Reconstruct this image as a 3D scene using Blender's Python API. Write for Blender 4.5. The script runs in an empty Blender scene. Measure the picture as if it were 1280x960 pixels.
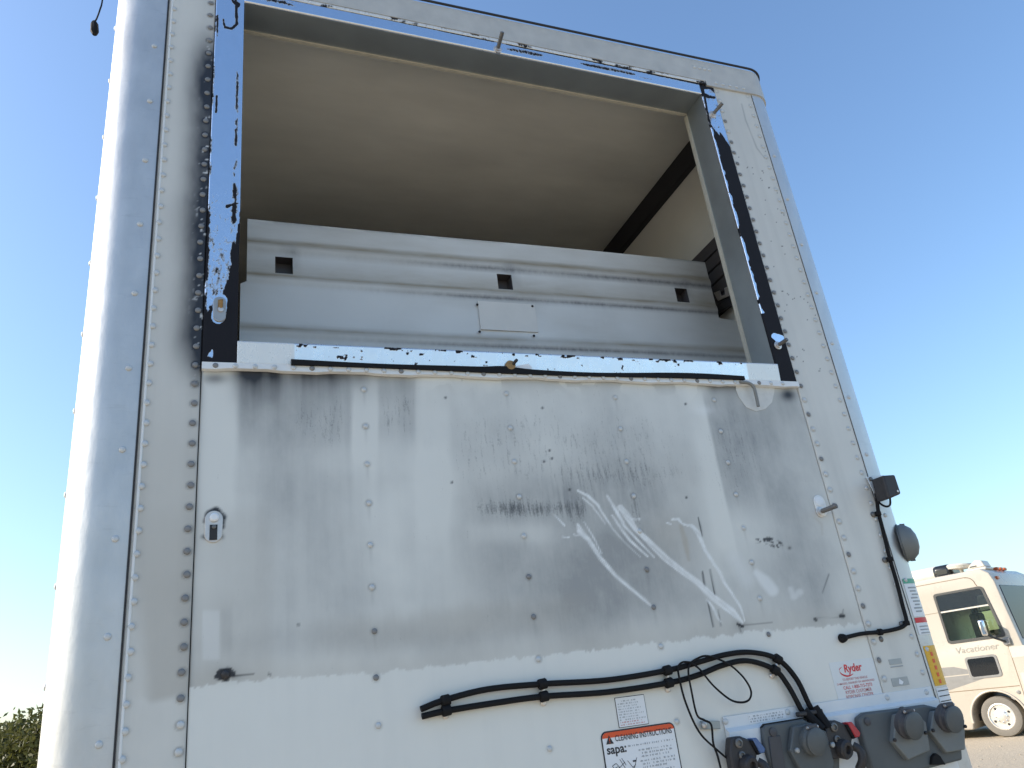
import bpy, math, random
import numpy as np
from mathutils import Vector, Matrix

# ------------------------------------------------------------------ camera
SC = bpy.context.scene
COL = SC.collection
YAW, PITCH, ROLL, FPX = 0.387985, 0.394612, -0.128179, 968.915
D, CH = 2.0271, 1.63                     # distance to the trailer face, eye height
CAM = np.array([0.0, -D, CH])


def cam_rows():
    cy, sy = math.cos(YAW), math.sin(YAW)
    fwd = np.array([sy * math.cos(PITCH), cy * math.cos(PITCH), math.sin(PITCH)])
    right = np.array([cy, -sy, 0.0])
    up = np.cross(right, fwd)
    r2 = math.cos(ROLL) * right + math.sin(ROLL) * up
    u2 = -math.sin(ROLL) * right + math.cos(ROLL) * up
    return r2, u2, fwd


CR, CU, CF = cam_rows()
cd = bpy.data.cameras.new('camera')
cd.sensor_width = 36.0
cd.lens = FPX / 1280.0 * 36.0
cd.clip_start, cd.clip_end = 0.05, 6000
cam = bpy.data.objects.new('camera', cd)
COL.objects.link(cam)
cam.matrix_world = Matrix(((CR[0], CU[0], -CF[0], CAM[0]), (CR[1], CU[1], -CF[1], CAM[1]),
                           (CR[2], CU[2], -CF[2], CAM[2]), (0, 0, 0, 1)))
SC.camera = cam

# ------------------------------------------------------------------ sky, sun, exposure
SUN_AZ, SUN_EL = 163.0, 27.0             # azimuth counter-clockwise from +X
world = bpy.data.worlds.new('World')
SC.world = world
world.use_nodes = True
wn = world.node_tree
sky = wn.nodes.new('ShaderNodeTexSky')
sky.sky_type = 'NISHITA'
sky.sun_disc = False
sky.sun_elevation = math.radians(SUN_EL)
sky.sun_rotation = math.radians(90 - SUN_AZ)
sky.air_density, sky.dust_density, sky.ozone_density = 1.25, 1.5, 4.6
wn.links.new(sky.outputs[0], wn.nodes['Background'].inputs[0])
wn.nodes['Background'].inputs[1].default_value = 0.14
sl = bpy.data.lights.new('sun', 'SUN')
sl.energy, sl.angle, sl.color = 3.4, math.radians(0.5), (1.0, 0.90, 0.77)
sun = bpy.data.objects.new('sun', sl)
COL.objects.link(sun)
sd = Vector((math.cos(math.radians(SUN_AZ)) * math.cos(math.radians(SUN_EL)),
             math.sin(math.radians(SUN_AZ)) * math.cos(math.radians(SUN_EL)), math.sin(math.radians(SUN_EL))))
sun.rotation_euler = sd.to_track_quat('Z', 'Y').to_euler()
sun.location = (-20, 10, 20)
VS = SC.view_settings
VS.view_transform, VS.look, VS.gamma, VS.use_curve_mapping = 'Standard', 'None', 1.0, False
VS.exposure = 0.97
SC.cycles.max_bounces = 10
SC.cycles.diffuse_bounces = 6

# ------------------------------------------------------------------ helpers
RNG = np.random.default_rng(7)
random.seed(7)


def ray(px, py):
    return CR * ((px - 640) / FPX) - CU * ((py - 480) / FPX) + CF


def P(px, py, y=0.0):
    """photo pixel -> point on the plane parallel to the trailer face at depth y"""
    d = ray(px, py)
    return CAM + d * ((y + D) / d[1])


def PX_(px, py, x):
    d = ray(px, py)
    return CAM + d * (x / d[0])


def project(pts):
    q = pts - CAM
    zc = q @ CF
    return 640 + FPX * (q @ CR) / zc, 480 - FPX * (q @ CU) / zc


class MB:
    def __init__(s):
        s.v, s.f = [], []

    def add(s, vs, fs):
        o = len(s.v)
        s.v += [tuple(map(float, p)) for p in vs]
        s.f += [tuple(i + o for i in f) for f in fs]
        return s

    def box(s, a, b):
        (x0, y0, z0), (x1, y1, z1) = a, b
        return s.add([(x0, y0, z0), (x1, y0, z0), (x1, y1, z0), (x0, y1, z0), (x0, y0, z1), (x1, y0, z1), (x1, y1, z1), (x0, y1, z1)],
                     [(0, 3, 2, 1), (4, 5, 6, 7), (0, 1, 5, 4), (1, 2, 6, 5), (2, 3, 7, 6), (3, 0, 4, 7)])

    def prism(s, front, shift):
        """polygon (3D points) pushed along a vector, both ends capped"""
        n = len(front)
        sh = np.array(shift)
        vs = [np.array(p) for p in front] + [np.array(p) + sh for p in front]
        fs = [tuple(range(n)), tuple(range(2 * n - 1, n - 1, -1))]
        fs += [(i, i + n, (i + 1) % n + n, (i + 1) % n) for i in range(n)]
        return s.add(vs, fs)

    def tube(s, pts, r, seg=8, cap=True):
        pts = [Vector(p) for p in pts]
        rs = r if isinstance(r, (list, tuple)) else [r] * len(pts)
        n = len(pts)
        t0 = (pts[1] - pts[0]).normalized()
        nrm = t0.orthogonal().normalized()
        vs, fs = [], []
        for i, p in enumerate(pts):
            t = (pts[min(i + 1, n - 1)] - pts[max(i - 1, 0)]).normalized()
            nrm = (nrm - t * nrm.dot(t)).normalized()
            b = t.cross(nrm)
            for k in range(seg):
                a = 2 * math.pi * k / seg
                vs.append(p + (nrm * math.cos(a) + b * math.sin(a)) * rs[i])
        for i in range(n - 1):
            for k in range(seg):
                k2 = (k + 1) % seg
                fs.append((i * seg + k, i * seg + k2, (i + 1) * seg + k2, (i + 1) * seg + k))
        if cap:
            fs.append(tuple(range(seg - 1, -1, -1)))
            fs.append(tuple(range((n - 1) * seg, n * seg)))
        return s.add(vs, fs)

    def lathe(s, o, axis, prof, seg=20, cap=True):
        """prof: list of (radius, distance along axis)"""
        ax = Vector(axis).normalized()
        u = ax.orthogonal().normalized()
        w = ax.cross(u)
        o = Vector(o)
        vs, fs = [], []
        for r, h in prof:
            for k in range(seg):
                a = 2 * math.pi * k / seg
                vs.append(o + ax * h + (u * math.cos(a) + w * math.sin(a)) * max(r, 1e-5))
        for i in range(len(prof) - 1):
            for k in range(seg):
                k2 = (k + 1) % seg
                fs.append((i * seg + k, i * seg + k2, (i + 1) * seg + k2, (i + 1) * seg + k))
        if cap:
            fs.append(tuple(range(seg - 1, -1, -1)))
            fs.append(tuple(range((len(prof) - 1) * seg, len(prof) * seg)))
        return s.add(vs, fs)

    def mesh(s, name, smooth=None):
        me = bpy.data.meshes.new(name)
        me.from_pydata(s.v, [], s.f)
        me.validate()
        if smooth is not None:
            me.polygons.foreach_set('use_smooth', [True] * len(me.polygons))
            me.set_sharp_from_angle(angle=math.radians(smooth))
        me.update()
        return me

    def build(s, name, m, parent=None, smooth=None, bevel=0, segs=2):
        o = obj(name, s.mesh(name, smooth), m, parent)
        if bevel:
            b = o.modifiers.new('bevel', 'BEVEL')
            b.width, b.segments, b.limit_method, b.angle_limit = bevel, segs, 'ANGLE', math.radians(40)
            o.data.polygons.foreach_set('use_smooth', [True] * len(o.data.polygons))
            o.data.set_sharp_from_angle(angle=math.radians(35))
            b.harden_normals = False
        return o


def obj(name, me, m, parent=None):
    o = bpy.data.objects.new(name, me)
    COL.objects.link(o)
    if m is not None and not me.materials:
        me.materials.append(m)
    if parent is not None:
        o.parent = parent
    return o


def empty(name, loc=(0, 0, 0), rz=0.0):
    o = bpy.data.objects.new(name, None)
    COL.objects.link(o)
    o.location = loc
    o.rotation_euler = (0, 0, rz)
    o.empty_display_size = 0.3
    return o


def tag(o, label=None, cat=None, group=None, kind=None):
    for k, v in (('label', label), ('category', cat), ('group', group), ('kind', kind)):
        if v:
            o[k] = v
    return o


def smooth_path(pts, n=8):
    pts = [np.array(p, float) for p in pts]
    q = [2 * pts[0] - pts[1]] + pts + [2 * pts[-1] - pts[-2]]
    out = []
    for i in range(1, len(q) - 2):
        for k in range(n):
            t = k / n
            a, b, c, d = q[i - 1], q[i], q[i + 1], q[i + 2]
            out.append(0.5 * (2 * b + (c - a) * t + (2 * a - 5 * b + 4 * c - d) * t * t + (3 * b - a - 3 * c + d) * t ** 3))
    out.append(pts[-1])
    return out


# ------------------------------------------------------------------ numeric noise and masks
LAT = RNG.random((256, 256))


def vnoise(x, y, s=0):
    x, y = x + 17.3 * s, y + 41.7 * s
    xi, yi = np.floor(x).astype(int), np.floor(y).astype(int)
    fx, fy = x - xi, y - yi
    fx, fy = fx * fx * (3 - 2 * fx), fy * fy * (3 - 2 * fy)
    a, b = LAT[xi % 256, yi % 256], LAT[(xi + 1) % 256, yi % 256]
    c, d = LAT[xi % 256, (yi + 1) % 256], LAT[(xi + 1) % 256, (yi + 1) % 256]
    return (a * (1 - fx) + b * fx) * (1 - fy) + (c * (1 - fx) + d * fx) * fy


def fbm(x, y, s=0, o=4):
    t, a, w = 0, 0.5, 0
    for i in range(o):
        t = t + a * vnoise(x * 2 ** i, y * 2 ** i, s + i)
        w += a
        a *= 0.5
    return t / w


def sst(a, b, x):
    t = np.clip((x - a) / (b - a), 0, 1)
    return t * t * (3 - 2 * t)


def sbox(u, v, x0, x1, y0, y1, sx=6, sy=6):
    return sst(x0 - sx, x0 + sx, u) * (1 - sst(x1 - sx, x1 + sx, u)) * sst(y0 - sy, y0 + sy, v) * (1 - sst(y1 - sy, y1 + sy, v))


def blob(u, v, cx, cy, rx, ry, p=1.0):
    return np.exp(-(((u - cx) / rx) ** 2 + ((v - cy) / ry) ** 2) ** p)


def stroke(u, v, pts, soft=1.0):
    """pts: (px, py, half width)"""
    m = np.zeros_like(u)
    for (x0, y0, w0), (x1, y1, w1) in zip(pts[:-1], pts[1:]):
        dx, dy = x1 - x0, y1 - y0
        t = np.clip(((u - x0) * dx + (v - y0) * dy) / (dx * dx + dy * dy), 0, 1)
        d = np.hypot(u - x0 - t * dx, v - y0 - t * dy)
        m = np.maximum(m, np.clip((w0 + (w1 - w0) * t - d) / soft + 0.5, 0, 1))
    return m


# ------------------------------------------------------------------ materials
def nodes(name):
    m = bpy.data.materials.new(name)
    m.use_nodes = True
    nt = m.node_tree
    return m, nt, nt.nodes['Principled BSDF']


def N(nt, t, **kw):
    n = nt.nodes.new(t)
    for k, v in kw.items():
        setattr(n, k, v)
    return n


def mixc(nt, fac, a, b, typ='MIX'):
    n = N(nt, 'ShaderNodeMix', data_type='RGBA', blend_type=typ)
    for sck, val in ((n.inputs[0], fac), (n.inputs[6], a), (n.inputs[7], b)):
        if hasattr(val, 'links'):
            nt.links.new(val, sck)
        elif isinstance(val, tuple):
            sck.default_value = (*val, 1.0) if len(val) == 3 else val
        else:
            sck.default_value = val
    return n.outputs[2]


def mth(nt, op, a, b=0.0, clamp=False):
    n = N(nt, 'ShaderNodeMath', operation=op, use_clamp=clamp)
    for i, val in enumerate((a, b)):
        if hasattr(val, 'links'):
            nt.links.new(val, n.inputs[i])
        else:
            n.inputs[i].default_value = val
    return n.outputs[0]


def noise(nt, scale, detail=4, rough=0.55, stretch=(1, 1, 1)):
    tc = N(nt, 'ShaderNodeTexCoord')
    mp = N(nt, 'ShaderNodeMapping')
    mp.inputs['Scale'].default_value = stretch
    nt.links.new(tc.outputs['Object'], mp.inputs[0])
    n = N(nt, 'ShaderNodeTexNoise')
    n.inputs['Scale'].default_value = scale
    n.inputs['Detail'].default_value = detail
    n.inputs['Roughness'].default_value = rough
    nt.links.new(mp.outputs[0], n.inputs['Vector'])
    return n.outputs[0]


def attr(nt, name):
    return N(nt, 'ShaderNodeAttribute', attribute_name=name).outputs['Fac']


def bump(nt, b, h, strength, dist=0.01):
    n = N(nt, 'ShaderNodeBump')
    n.inputs['Strength'].default_value = strength
    n.inputs['Distance'].default_value = dist
    nt.links.new(h, n.inputs['Height'])
    nt.links.new(n.outputs[0], b.inputs['Normal'])


def plain(name, col, rough=0.5, metal=0.0, var=0.15, scale=30, bmp=0.0, stretch=(1, 1, 1), spec=0.5):
    m, nt, b = nodes(name)
    nz = noise(nt, scale, stretch=stretch)
    k = mth(nt, 'MULTIPLY_ADD', nz, 2 * var)
    k.node.inputs[2].default_value = 1 - var
    c = mixc(nt, 1.0, col, k, 'MULTIPLY')
    nt.links.new(c, b.inputs['Base Color'])
    r = mth(nt, 'MULTIPLY_ADD', nz, 0.3 * rough)
    r.node.inputs[2].default_value = rough * 0.85
    nt.links.new(r, b.inputs['Roughness'])
    b.inputs['Metallic'].default_value = metal
    b.inputs['Specular IOR Level'].default_value = spec
    if bmp:
        bump(nt, b, nz, bmp)
    return m


def wall_paint(name, white=(0.73, 0.73, 0.685)):
    """white paint under a film of dirt, soot (with painted rivet shade), tan grime and chalky scrapes (attributes)"""
    m, nt, b = nodes(name)
    fine = noise(nt, 9, 6, 0.65, (14, 14, 1.2))
    spk = noise(nt, 260, 3, 0.75, (1, 1, 0.35))
    drip = mth(nt, 'ADD', mth(nt, 'MULTIPLY', noise(nt, 115, 3, 0.6, (1, 1, .16)), .62), mth(nt, 'MULTIPLY', noise(nt, 300, 2, .6, (1, 1, .55)), .38))
    big = noise(nt, 3.0, 4)
    film = attr(nt, 'film')
    f1 = mth(nt, 'MULTIPLY', film, mth(nt, 'ADD', mth(nt, 'MULTIPLY', fine, 0.30), mth(nt, 'ADD', mth(nt, 'MULTIPLY', noise(nt, 22, 6, .68, (1, 1, .7)), 0.7), 0.5)))
    f1 = mth(nt, 'ADD', f1, mth(nt, 'MULTIPLY', mth(nt, 'SUBTRACT', big, 0.5), 0.12), True)
    c = mixc(nt, f1, white, (0.285, 0.30, 0.305))
    c = mixc(nt, attr(nt, 'warm'), c, (0.43, 0.40, 0.345))
    # speckled streaky soot: threshold the soot field with a fine noise
    sp = mth(nt, 'MULTIPLY', mth(nt, 'SUBTRACT', mth(nt, 'ADD', attr(nt, 'speck'), mth(nt, 'MULTIPLY', mth(nt, 'SUBTRACT', drip, .5), 1.7)), 0.38), 2.4, True)
    sp = mth(nt, 'MULTIPLY', sp, .8)
    c = mixc(nt, sp, c, (0.045, 0.05, 0.055))
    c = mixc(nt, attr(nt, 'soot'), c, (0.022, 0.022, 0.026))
    c = mixc(nt, attr(nt, 'chalk'), c, (0.78, 0.79, 0.78))
    nt.links.new(c, b.inputs['Base Color'])
    r = mth(nt, 'ADD', mth(nt, 'MULTIPLY', f1, 0.25), 0.38)
    nt.links.new(r, b.inputs['Roughness'])
    h = mth(nt, 'ADD', mth(nt, 'MULTIPLY', big, 1.0), mth(nt, 'MULTIPLY', spk, 0.02))
    bump(nt, b, h, 0.10, 0.02)
    return m


def bare_metal(name, tint, rough, metal=1.0):
    """bright sheet metal with the black foam and glue that stuck to it (attribute soot)"""
    m, nt, b = nodes(name)
    nz = noise(nt, 40, 5, 0.6, (1, 1, 0.35))
    spk = noise(nt, 130, 4, 0.7, (1, 1, 0.5))
    s = mth(nt, 'MULTIPLY', mth(nt, 'SUBTRACT', mth(nt, 'ADD', attr(nt, 'soot'), mth(nt, 'MULTIPLY', mth(nt, 'SUBTRACT', spk, 0.5), 1.15)), 0.5), 4.5, True)
    w = attr(nt, 'film')
    base = mixc(nt, mth(nt, 'MULTIPLY', nz, 0.25), tint, (0.45, 0.47, 0.50))
    base = mixc(nt, w, base, (0.72, 0.72, 0.70))
    base = mixc(nt, s, base, (0.018, 0.018, 0.022))
    nt.links.new(base, b.inputs['Base Color'])
    inv = mth(nt, 'SUBTRACT', 1.0, mth(nt, 'MAXIMUM', s, mth(nt, 'MULTIPLY', w, 0.8)), True)
    nt.links.new(mth(nt, 'MULTIPLY', inv, metal), b.inputs['Metallic'])
    rr = mth(nt, 'ADD', mth(nt, 'MULTIPLY', s, 0.45), mth(nt, 'ADD', mth(nt, 'MULTIPLY', nz, 0.12), rough))
    nt.links.new(rr, b.inputs['Roughness'])
    nt.links.new(mth(nt, 'ADD', mth(nt, 'MULTIPLY', inv, 0.4), 0.1), b.inputs['Specular IOR Level'])
    bump(nt, b, mth(nt, 'ADD', nz, mth(nt, 'MULTIPLY', s, 0.8)), 0.25, 0.004)
    return m


M = {}
M['paint'] = wall_paint('white trailer paint')
M['paint_side'] = wall_paint('cream trailer paint', (0.72, 0.715, 0.67))
M['post'] = plain('satin aluminium', (0.55, 0.555, 0.55), 0.44, 0.60, 0.18, 16, 0.22, (1, 1, 0.5))
_b = M['post'].node_tree.nodes['Principled BSDF']
_b.inputs['Coat Weight'].default_value, _b.inputs['Coat Roughness'].default_value = 0.15, 0.07
_nt = M['post'].node_tree
_sc = mth(_nt, 'MULTIPLY', mth(_nt, 'SUBTRACT', noise(_nt, 11, 7, .7, (1, 1, 5)), .57), 3.0, True)
_old = _b.inputs['Base Color'].links[0].from_socket
_nt.links.new(mixc(_nt, mth(_nt, 'MULTIPLY', _sc, .55), _old, (0.30, 0.30, 0.29)), _b.inputs['Base Color'])
M['header'] = plain('dull aluminium', (0.50, 0.49, 0.46), 0.55, 0.15, 0.22, 14, 0.05)
M['mirror'] = bare_metal('bright bare metal', (0.80, 0.84, 0.90), 0.16)
M['sill'] = bare_metal('bright sill metal', (0.92, 0.94, 0.96), 0.22, 0.95)
M['lip'] = plain('white lip paint', (0.72, 0.73, 0.72), 0.45, 0, 0.10, 25)
M['reveal'] = plain('grey return metal', (0.30, 0.33, 0.34), 0.38, 0.55, 0.18, 9, 0.03)
M['liner_edge'] = plain('cream liner edge', (0.50, 0.47, 0.39), 0.6, 0, 0.15, 40)
M['liner'] = plain('cream liner', (0.77, 0.765, 0.715), 0.45, 0, 0.36, 2.4, 0.03, (.45, 1.3, 1))
M['liner_wall'] = plain('pale wall liner', (0.76, 0.74, 0.68), 0.45, 0, 0.12, 3)
M['dark'] = plain('dark trim', (0.04, 0.04, 0.043), 0.6, spec=0.2)
M['slat'] = plain('charcoal plastic slat', (0.07, 0.065, 0.068), 0.5, 0, 0.2, 30)
M['zinc'] = plain('zinc bracket', (0.62, 0.58, 0.55), 0.4, 0.7, 0.2, 60)
M['steel'] = plain('worn steel', (0.16, 0.155, 0.15), 0.45, 0.6, 0.3, 80)
M['rivet'] = plain('rivet', (0.53, 0.545, 0.545), 0.5, 0.2, 0.15, 60)
M['rivet_dark'] = plain('sooty rivet', (0.20, 0.20, 0.20), 0.55, 0.15, 0.3, 60)
M['rubber'] = plain('black rubber', (0.012, 0.012, 0.013), 0.7, 0, 0.3, 50, spec=0.15)
M['plastic'] = plain('grey socket plastic', (0.082, 0.092, 0.096), 0.55, 0, 0.25, 18, 0.05)
M['plastic2'] = plain('pale socket plastic', (0.15, 0.163, 0.163), 0.55, 0, 0.2, 18, 0.05)
M['plastic3'] = plain('dark socket plastic', (0.055, 0.055, 0.062), 0.5, 0, 0.3, 25, 0.05)
M['iron'] = plain('black cast iron', (0.035, 0.033, 0.035), 0.55, 0.2, 0.35, 60, 0.1)
M['blue'] = plain('blue tag', (0.07, 0.13, 0.28), 0.4)
M['red'] = plain('red tag', (0.40, 0.03, 0.04), 0.4)
M['rust'] = plain('rusty metal', (0.30, 0.19, 0.08), 0.65, 0.2, 0.5, 90)
M['d_white'] = plain('decal white', (0.74, 0.76, 0.78), 0.4, 0, 0.04, 20)
M['d_clear'] = plain('decal edge', (0.66, 0.69, 0.70), 0.35, 0, 0.04, 20)
M['d_orange'] = plain('decal orange', (0.68, 0.085, 0.02), 0.4, 0, 0.08, 20)
M['d_black'] = plain('decal black', (0.02, 0.02, 0.025), 0.5)
M['d_grey'] = plain('decal grey', (0.30, 0.32, 0.34), 0.45)
M['d_silver'] = plain('decal silver', (0.34, 0.36, 0.37), 0.4, 0.3)
M['d_red'] = plain('decal red', (0.60, 0.03, 0.04), 0.45)
M['d_pink'] = plain('decal faded red', (0.52, 0.15, 0.15), 0.45)
M['d_green'] = plain('decal green', (0.08, 0.36, 0.24), 0.45)
M['d_yellow'] = plain('decal yellow', (0.72, 0.40, 0.02), 0.4, 0, 0.12, 40)
ZC = CH                                         # relative heights measured from eye level

# ------------------------------------------------------------------ ground
m, nt, b = nodes('dry dirt')
n1, n2 = noise(nt, 0.35, 6, 0.6), noise(nt, 14, 6, 0.7)
c = mixc(nt, n1, (0.42, 0.345, 0.245), (0.50, 0.425, 0.315))
c = mixc(nt, mth(nt, 'MULTIPLY', mth(nt, 'SUBTRACT', n2, 0.5), 1.6, True), c, (0.24, 0.19, 0.13))
nt.links.new(c, b.inputs['Base Color'])
b.inputs['Roughness'].default_value = 0.95
bump(nt, b, n2, 0.5, 0.05)
M['dirt'] = m
g = MB().add([(-2500, -2500, 0), (2500, -2500, 0), (2500, 2500, 0), (-2500, 2500, 0)], [(0, 1, 2, 3)]).build('ground', M['dirt'])
tag(g, kind='structure')
gm = MB()
for i in range(700):
    a, r = random.uniform(0.4, 1.05), random.uniform(5, 18)
    x, y = r * math.cos(a), -D + r * math.sin(a)
    if -0.4 < x < 2.3 and y > -0.1:
        continue
    s = random.uniform(0.008, 0.03) * (1 + 0.6 * (random.random() < 0.08))
    rot = random.uniform(0, 3)
    vs = [(x + s * math.cos(rot + k * 1.57) * random.uniform(.7, 1.3), y + s * math.sin(rot + k * 1.57) * random.uniform(.7, 1.3), -0.002) for k in range(4)]
    vs.append((x + random.uniform(-.3, .3) * s, y + random.uniform(-.3, .3) * s, s * random.uniform(.5, .9)))
    gm.add(vs, [(0, 1, 4), (1, 2, 4), (2, 3, 4), (3, 0, 4)])
gv = gm.build('gravel', plain('gravel', (0.36, 0.30, 0.22), 0.9, 0, 0.4, 8))
tag(gv, 'scattered pebbles lying on the tan dirt yard', 'gravel', kind='stuff')

# ------------------------------------------------------------------ the trailer
T = empty('box_trailer')
tag(T, 'white box trailer with an empty unit opening in its sooty front wall', 'trailer')
XL, XR, RC = -0.357, 2.227, 0.10          # outer sides, corner radius
Z0, ZTOP = 1.18, ZC + 2.475
X_S1, X_S2, X_S3, X_S4 = -0.196, -0.055, 1.912, 2.108     # vertical seams
ZLIP = ZC + 0.925
HB = lambda x: ZC + 2.366 - 0.0085 * x * 2                # bottom of header (slightly out of level)
HT = lambda x: ZC + 2.476 - 0.011 * x
RB = lambda x: ZC + 2.301 - 0.0215 * x                    # bottom of the top rail
RT = lambda x: ZC + 2.350 - 0.0165 * x                    # black joint above the rail


def face_grid(name, x0, x1, z0, z1, y, step, fields, mat, parent=T, zt=None, zb=None, thick=0.003):
    """flat sheet on the face as a fine grid so that stain fields can live on its vertices"""
    nx, nz = max(2, int((x1 - x0) / step) + 1), max(2, int((z1 - z0) / step) + 1)
    xs = np.linspace(x0, x1, nx)
    tz = np.linspace(0, 1, nz)
    X, Tz = np.meshgrid(xs, tz, indexing='ij')
    lo = (np.vectorize(zb)(X) if zb else np.full_like(X, z0))
    hi = (np.vectorize(zt)(X) if zt else np.full_like(X, z1))
    Z = lo + (hi - lo) * Tz
    pts = np.stack([X.ravel(), np.full(X.size, y), Z.ravel()], 1)
    idx = np.arange(nx * nz).reshape(nx, nz)
    quads = np.stack([idx[:-1, :-1].ravel(), idx[1:, :-1].ravel(), idx[1:, 1:].ravel(), idx[:-1, 1:].ravel()], 1)
    # rim that gives the sheet its thickness
    rim = np.concatenate([idx[:, 0], idx[-1, 1:], idx[-2::-1, -1], idx[0, -2:0:-1]])
    nb = len(pts)
    back = pts[rim] + np.array([0, thick, 0])
    k = np.arange(len(rim))
    rq = np.stack([rim[k], nb + k, nb + (k + 1) % len(rim), rim[(k + 1) % len(rim)]], 1)
    me = bpy.data.meshes.new(name)
    allp = np.concatenate([pts, back])
    allf = np.concatenate([quads, rq])
    me.vertices.add(len(allp))
    me.vertices.foreach_set('co', allp.ravel().astype(np.float32))
    me.loops.add(len(allf) * 4)
    me.loops.foreach_set('vertex_index', allf.ravel().astype(np.int32))
    me.polygons.add(len(allf))
    me.polygons.foreach_set('loop_start', np.arange(0, len(allf) * 4, 4, dtype=np.int32))
    me.update(calc_edges=True)
    u, v = project(allp)
    for an, val in fields(allp[:, 0], allp[:, 2], u, v).items():
        a = me.attributes.new(an, 'FLOAT', 'POINT')
        a.data.foreach_set('value', np.clip(val, 0, 1).astype(np.float32))
    return obj(name, me, mat, parent)


LINE = [(150, 880), (187, 877), (241, 858), (287, 852), (355, 847), (410, 844), (480, 840), (550, 832), (605, 826), (715, 815.6),
        (784, 807), (880, 796.7), (940, 790), (1005, 785), (1080, 779.5), (1110, 776)]


def paint_line(u, x):
    base = np.interp(u, [p[0] for p in LINE], [p[1] for p in LINE])
    return base + (fbm(x * 60, x * 0, 3, 4) - 0.5) * 9 + (vnoise(x * 260, x * 0, 9) - 0.5) * 3


def main_fields(x, z, u, v):
    pl = paint_line(u, x)
    above = sst(1.2, -1.2, v - pl)
    st = fbm(x * 34, z * 1.6, 1, 4)            # tall streaks
    st2 = fbm(x * 110, z * 5, 2, 3)
    cl = fbm(x * 5, z * 5, 4, 4)
    ys = 468 + (u - 251) * 0.0255              # bottom of the sill
    film = 0.24 + 0.60 * (cl - 0.5) + 0.10 * (st - 0.5) + 0.20 * (fbm(x * 9, z * 1.0, 14, 3) - 0.5)
    # columns
    film -= 0.20 * sbox(u, v, 245, 292, 470, 640, 6, 25)
    film += 0.50 * sbox(u, v, 298, 442 - (v - 480) * .03, 470, 560, 5, 28) * (0.75 + .5 * st)
    film += 0.30 * sbox(u, v, 320, 462, 580, 790, 30, 50) * (0.65 + .5 * st)
    film -= 0.20 * sbox(u, v, 440, 471, 480, 640, 5, 70)
    film += 0.32 * sbox(u, v, 473, 519, 470, 545, 2.5, 18) * (0.65 + .5 * st)
    film -= 0.18 * sbox(u, v, 521, 562, 478, 720, 6, 90)
    film -= 0.10 * sbox(u, v, 560, 600, 640, 790, 8, 20)
    film += 0.18 * sbox(u, v, 575, 880, 530, 770, 20, 50)
    film += 0.34 * sbox(u, v, 590, 740, 600, 648, 28, 20) * (0.5 + 0.8 * st2)
    film += 0.26 * sbox(u, v, 680, 830, 585, 640, 30, 24) * (0.5 + st2)
    film -= 0.22 * sbox(u, v, 595, 690, 655, 678, 18, 8)
    film += 0.42 * sbox(u, v, 700, 850, 655, 760, 40, 34) + 0.18 * sbox(u, v, 600, 720, 690, 790, 40, 30)
    ed = 884 + (v - 520) * 0.22                # pale band and the bluish patch beside it
    film -= 0.24 * sst(-36, -14, u - ed) * (1 - sst(-2, 2, u - ed)) * sbox(u, v, 800, 960, 490, 690, 5, 20)
    film += 0.52 * sst(-3, 3, u - ed) * (1 - sst(50, 105, u - ed)) * sbox(u, v, 860, 1060, 502, 640, 5, 25) * (0.65 + 0.5 * st)
    film += 0.22 * blob(u, v, 1000, 590, 32, 75)
    film += 0.26 * blob(u, v, 985, 700, 60, 50) + 0.22 * blob(u, v, 1022, 745, 18, 35)
    film += 0.16 * sbox(u, v, 280, 900, pl - 62, pl - 26, 40, 14) + 0.13 * blob(u, v, 560, 800, 160, 18)
    film += 0.10 * sbox(u, v, 640, 830, 730, 800, 30, 20)
    film = np.maximum(film, 0.05) * above
    film += (1 - above) * (0.05 + 0.10 * np.maximum(0, st - .5) + 0.06 * cl)
    warm = above * (0.10 + 0.20 * sbox(u, v, 240, 340, 640, 870, 12, 25) + 0.34 * sst(40, 2, pl - v) * (0.5 + 0.6 * cl)
                    + 0.30 * blob(u, v, 835, 668, 28, 30) + 0.10 * sbox(u, v, 560, 900, 560, 800, 40, 40))
    warm += above * 0.28 * sbox(u, v, 400, 720, pl - 70, pl - 30, 60, 14) * (0.5 + cl)
    # soot smeared down from the opening
    dy = np.maximum(v - ys, 0)
    n = 0.55 + 0.4 * (st - 0.5) + 0.8 * (cl - 0.5)
    soot = 0.98 * np.exp(-dy / 22) * sbox(u, v, 292, 520, 440, 560, 12, 4) * (1 - 0.45 * sst(395, 470, u)) * n * 1.5
    soot += 0.55 * np.exp(-(dy / 45) ** 2) * blob(u, v, 330, 490, 38, 60) * n * 1.4
    soot += 0.62 * blob(u, v, 268, 473, 16, 7)
    soot += 0.70 * np.exp(-dy / 11) * sbox(u, v, 886, 938, 470, 520, 8, 4) + 0.8 * blob(u, v, 985, 493, 11, 8) * (0.6 + .8 * cl)
    soot += 0.35 * blob(u, v, 985, 510, 22, 22) * n
    soot += 0.22 * np.exp(-dy / 6) * sbox(u, v, 520, 890, 440, 520, 10, 4) * (cl > 0.5)
    # speckled bands
    speck = 0.22 * sbox(u, v, 365, 437, 500, 556, 22, 22) + 0.22 * sbox(u, v, 476, 518, 488, 540, 14, 16)
    speck += 0.26 * blob(u, v, 650, 636, 46, 9) + 0.22 * sbox(u, v, 592, 725, 624, 648, 20, 12)
    speck += 0.18 * sbox(u, v, 700, 830, 585, 606, 40, 16) + 0.22 * blob(u, v, 725, 640, 14, 22) + 0.12 * sbox(u, v, 570, 840, 520, 600, 40, 40)
    speck += 0.30 * stroke(u, v, [(790, 620, 4), (797, 652, 6)], 4) + 0.14 * sbox(u, v, 885, 960, 520, 620, 24, 40)
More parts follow.
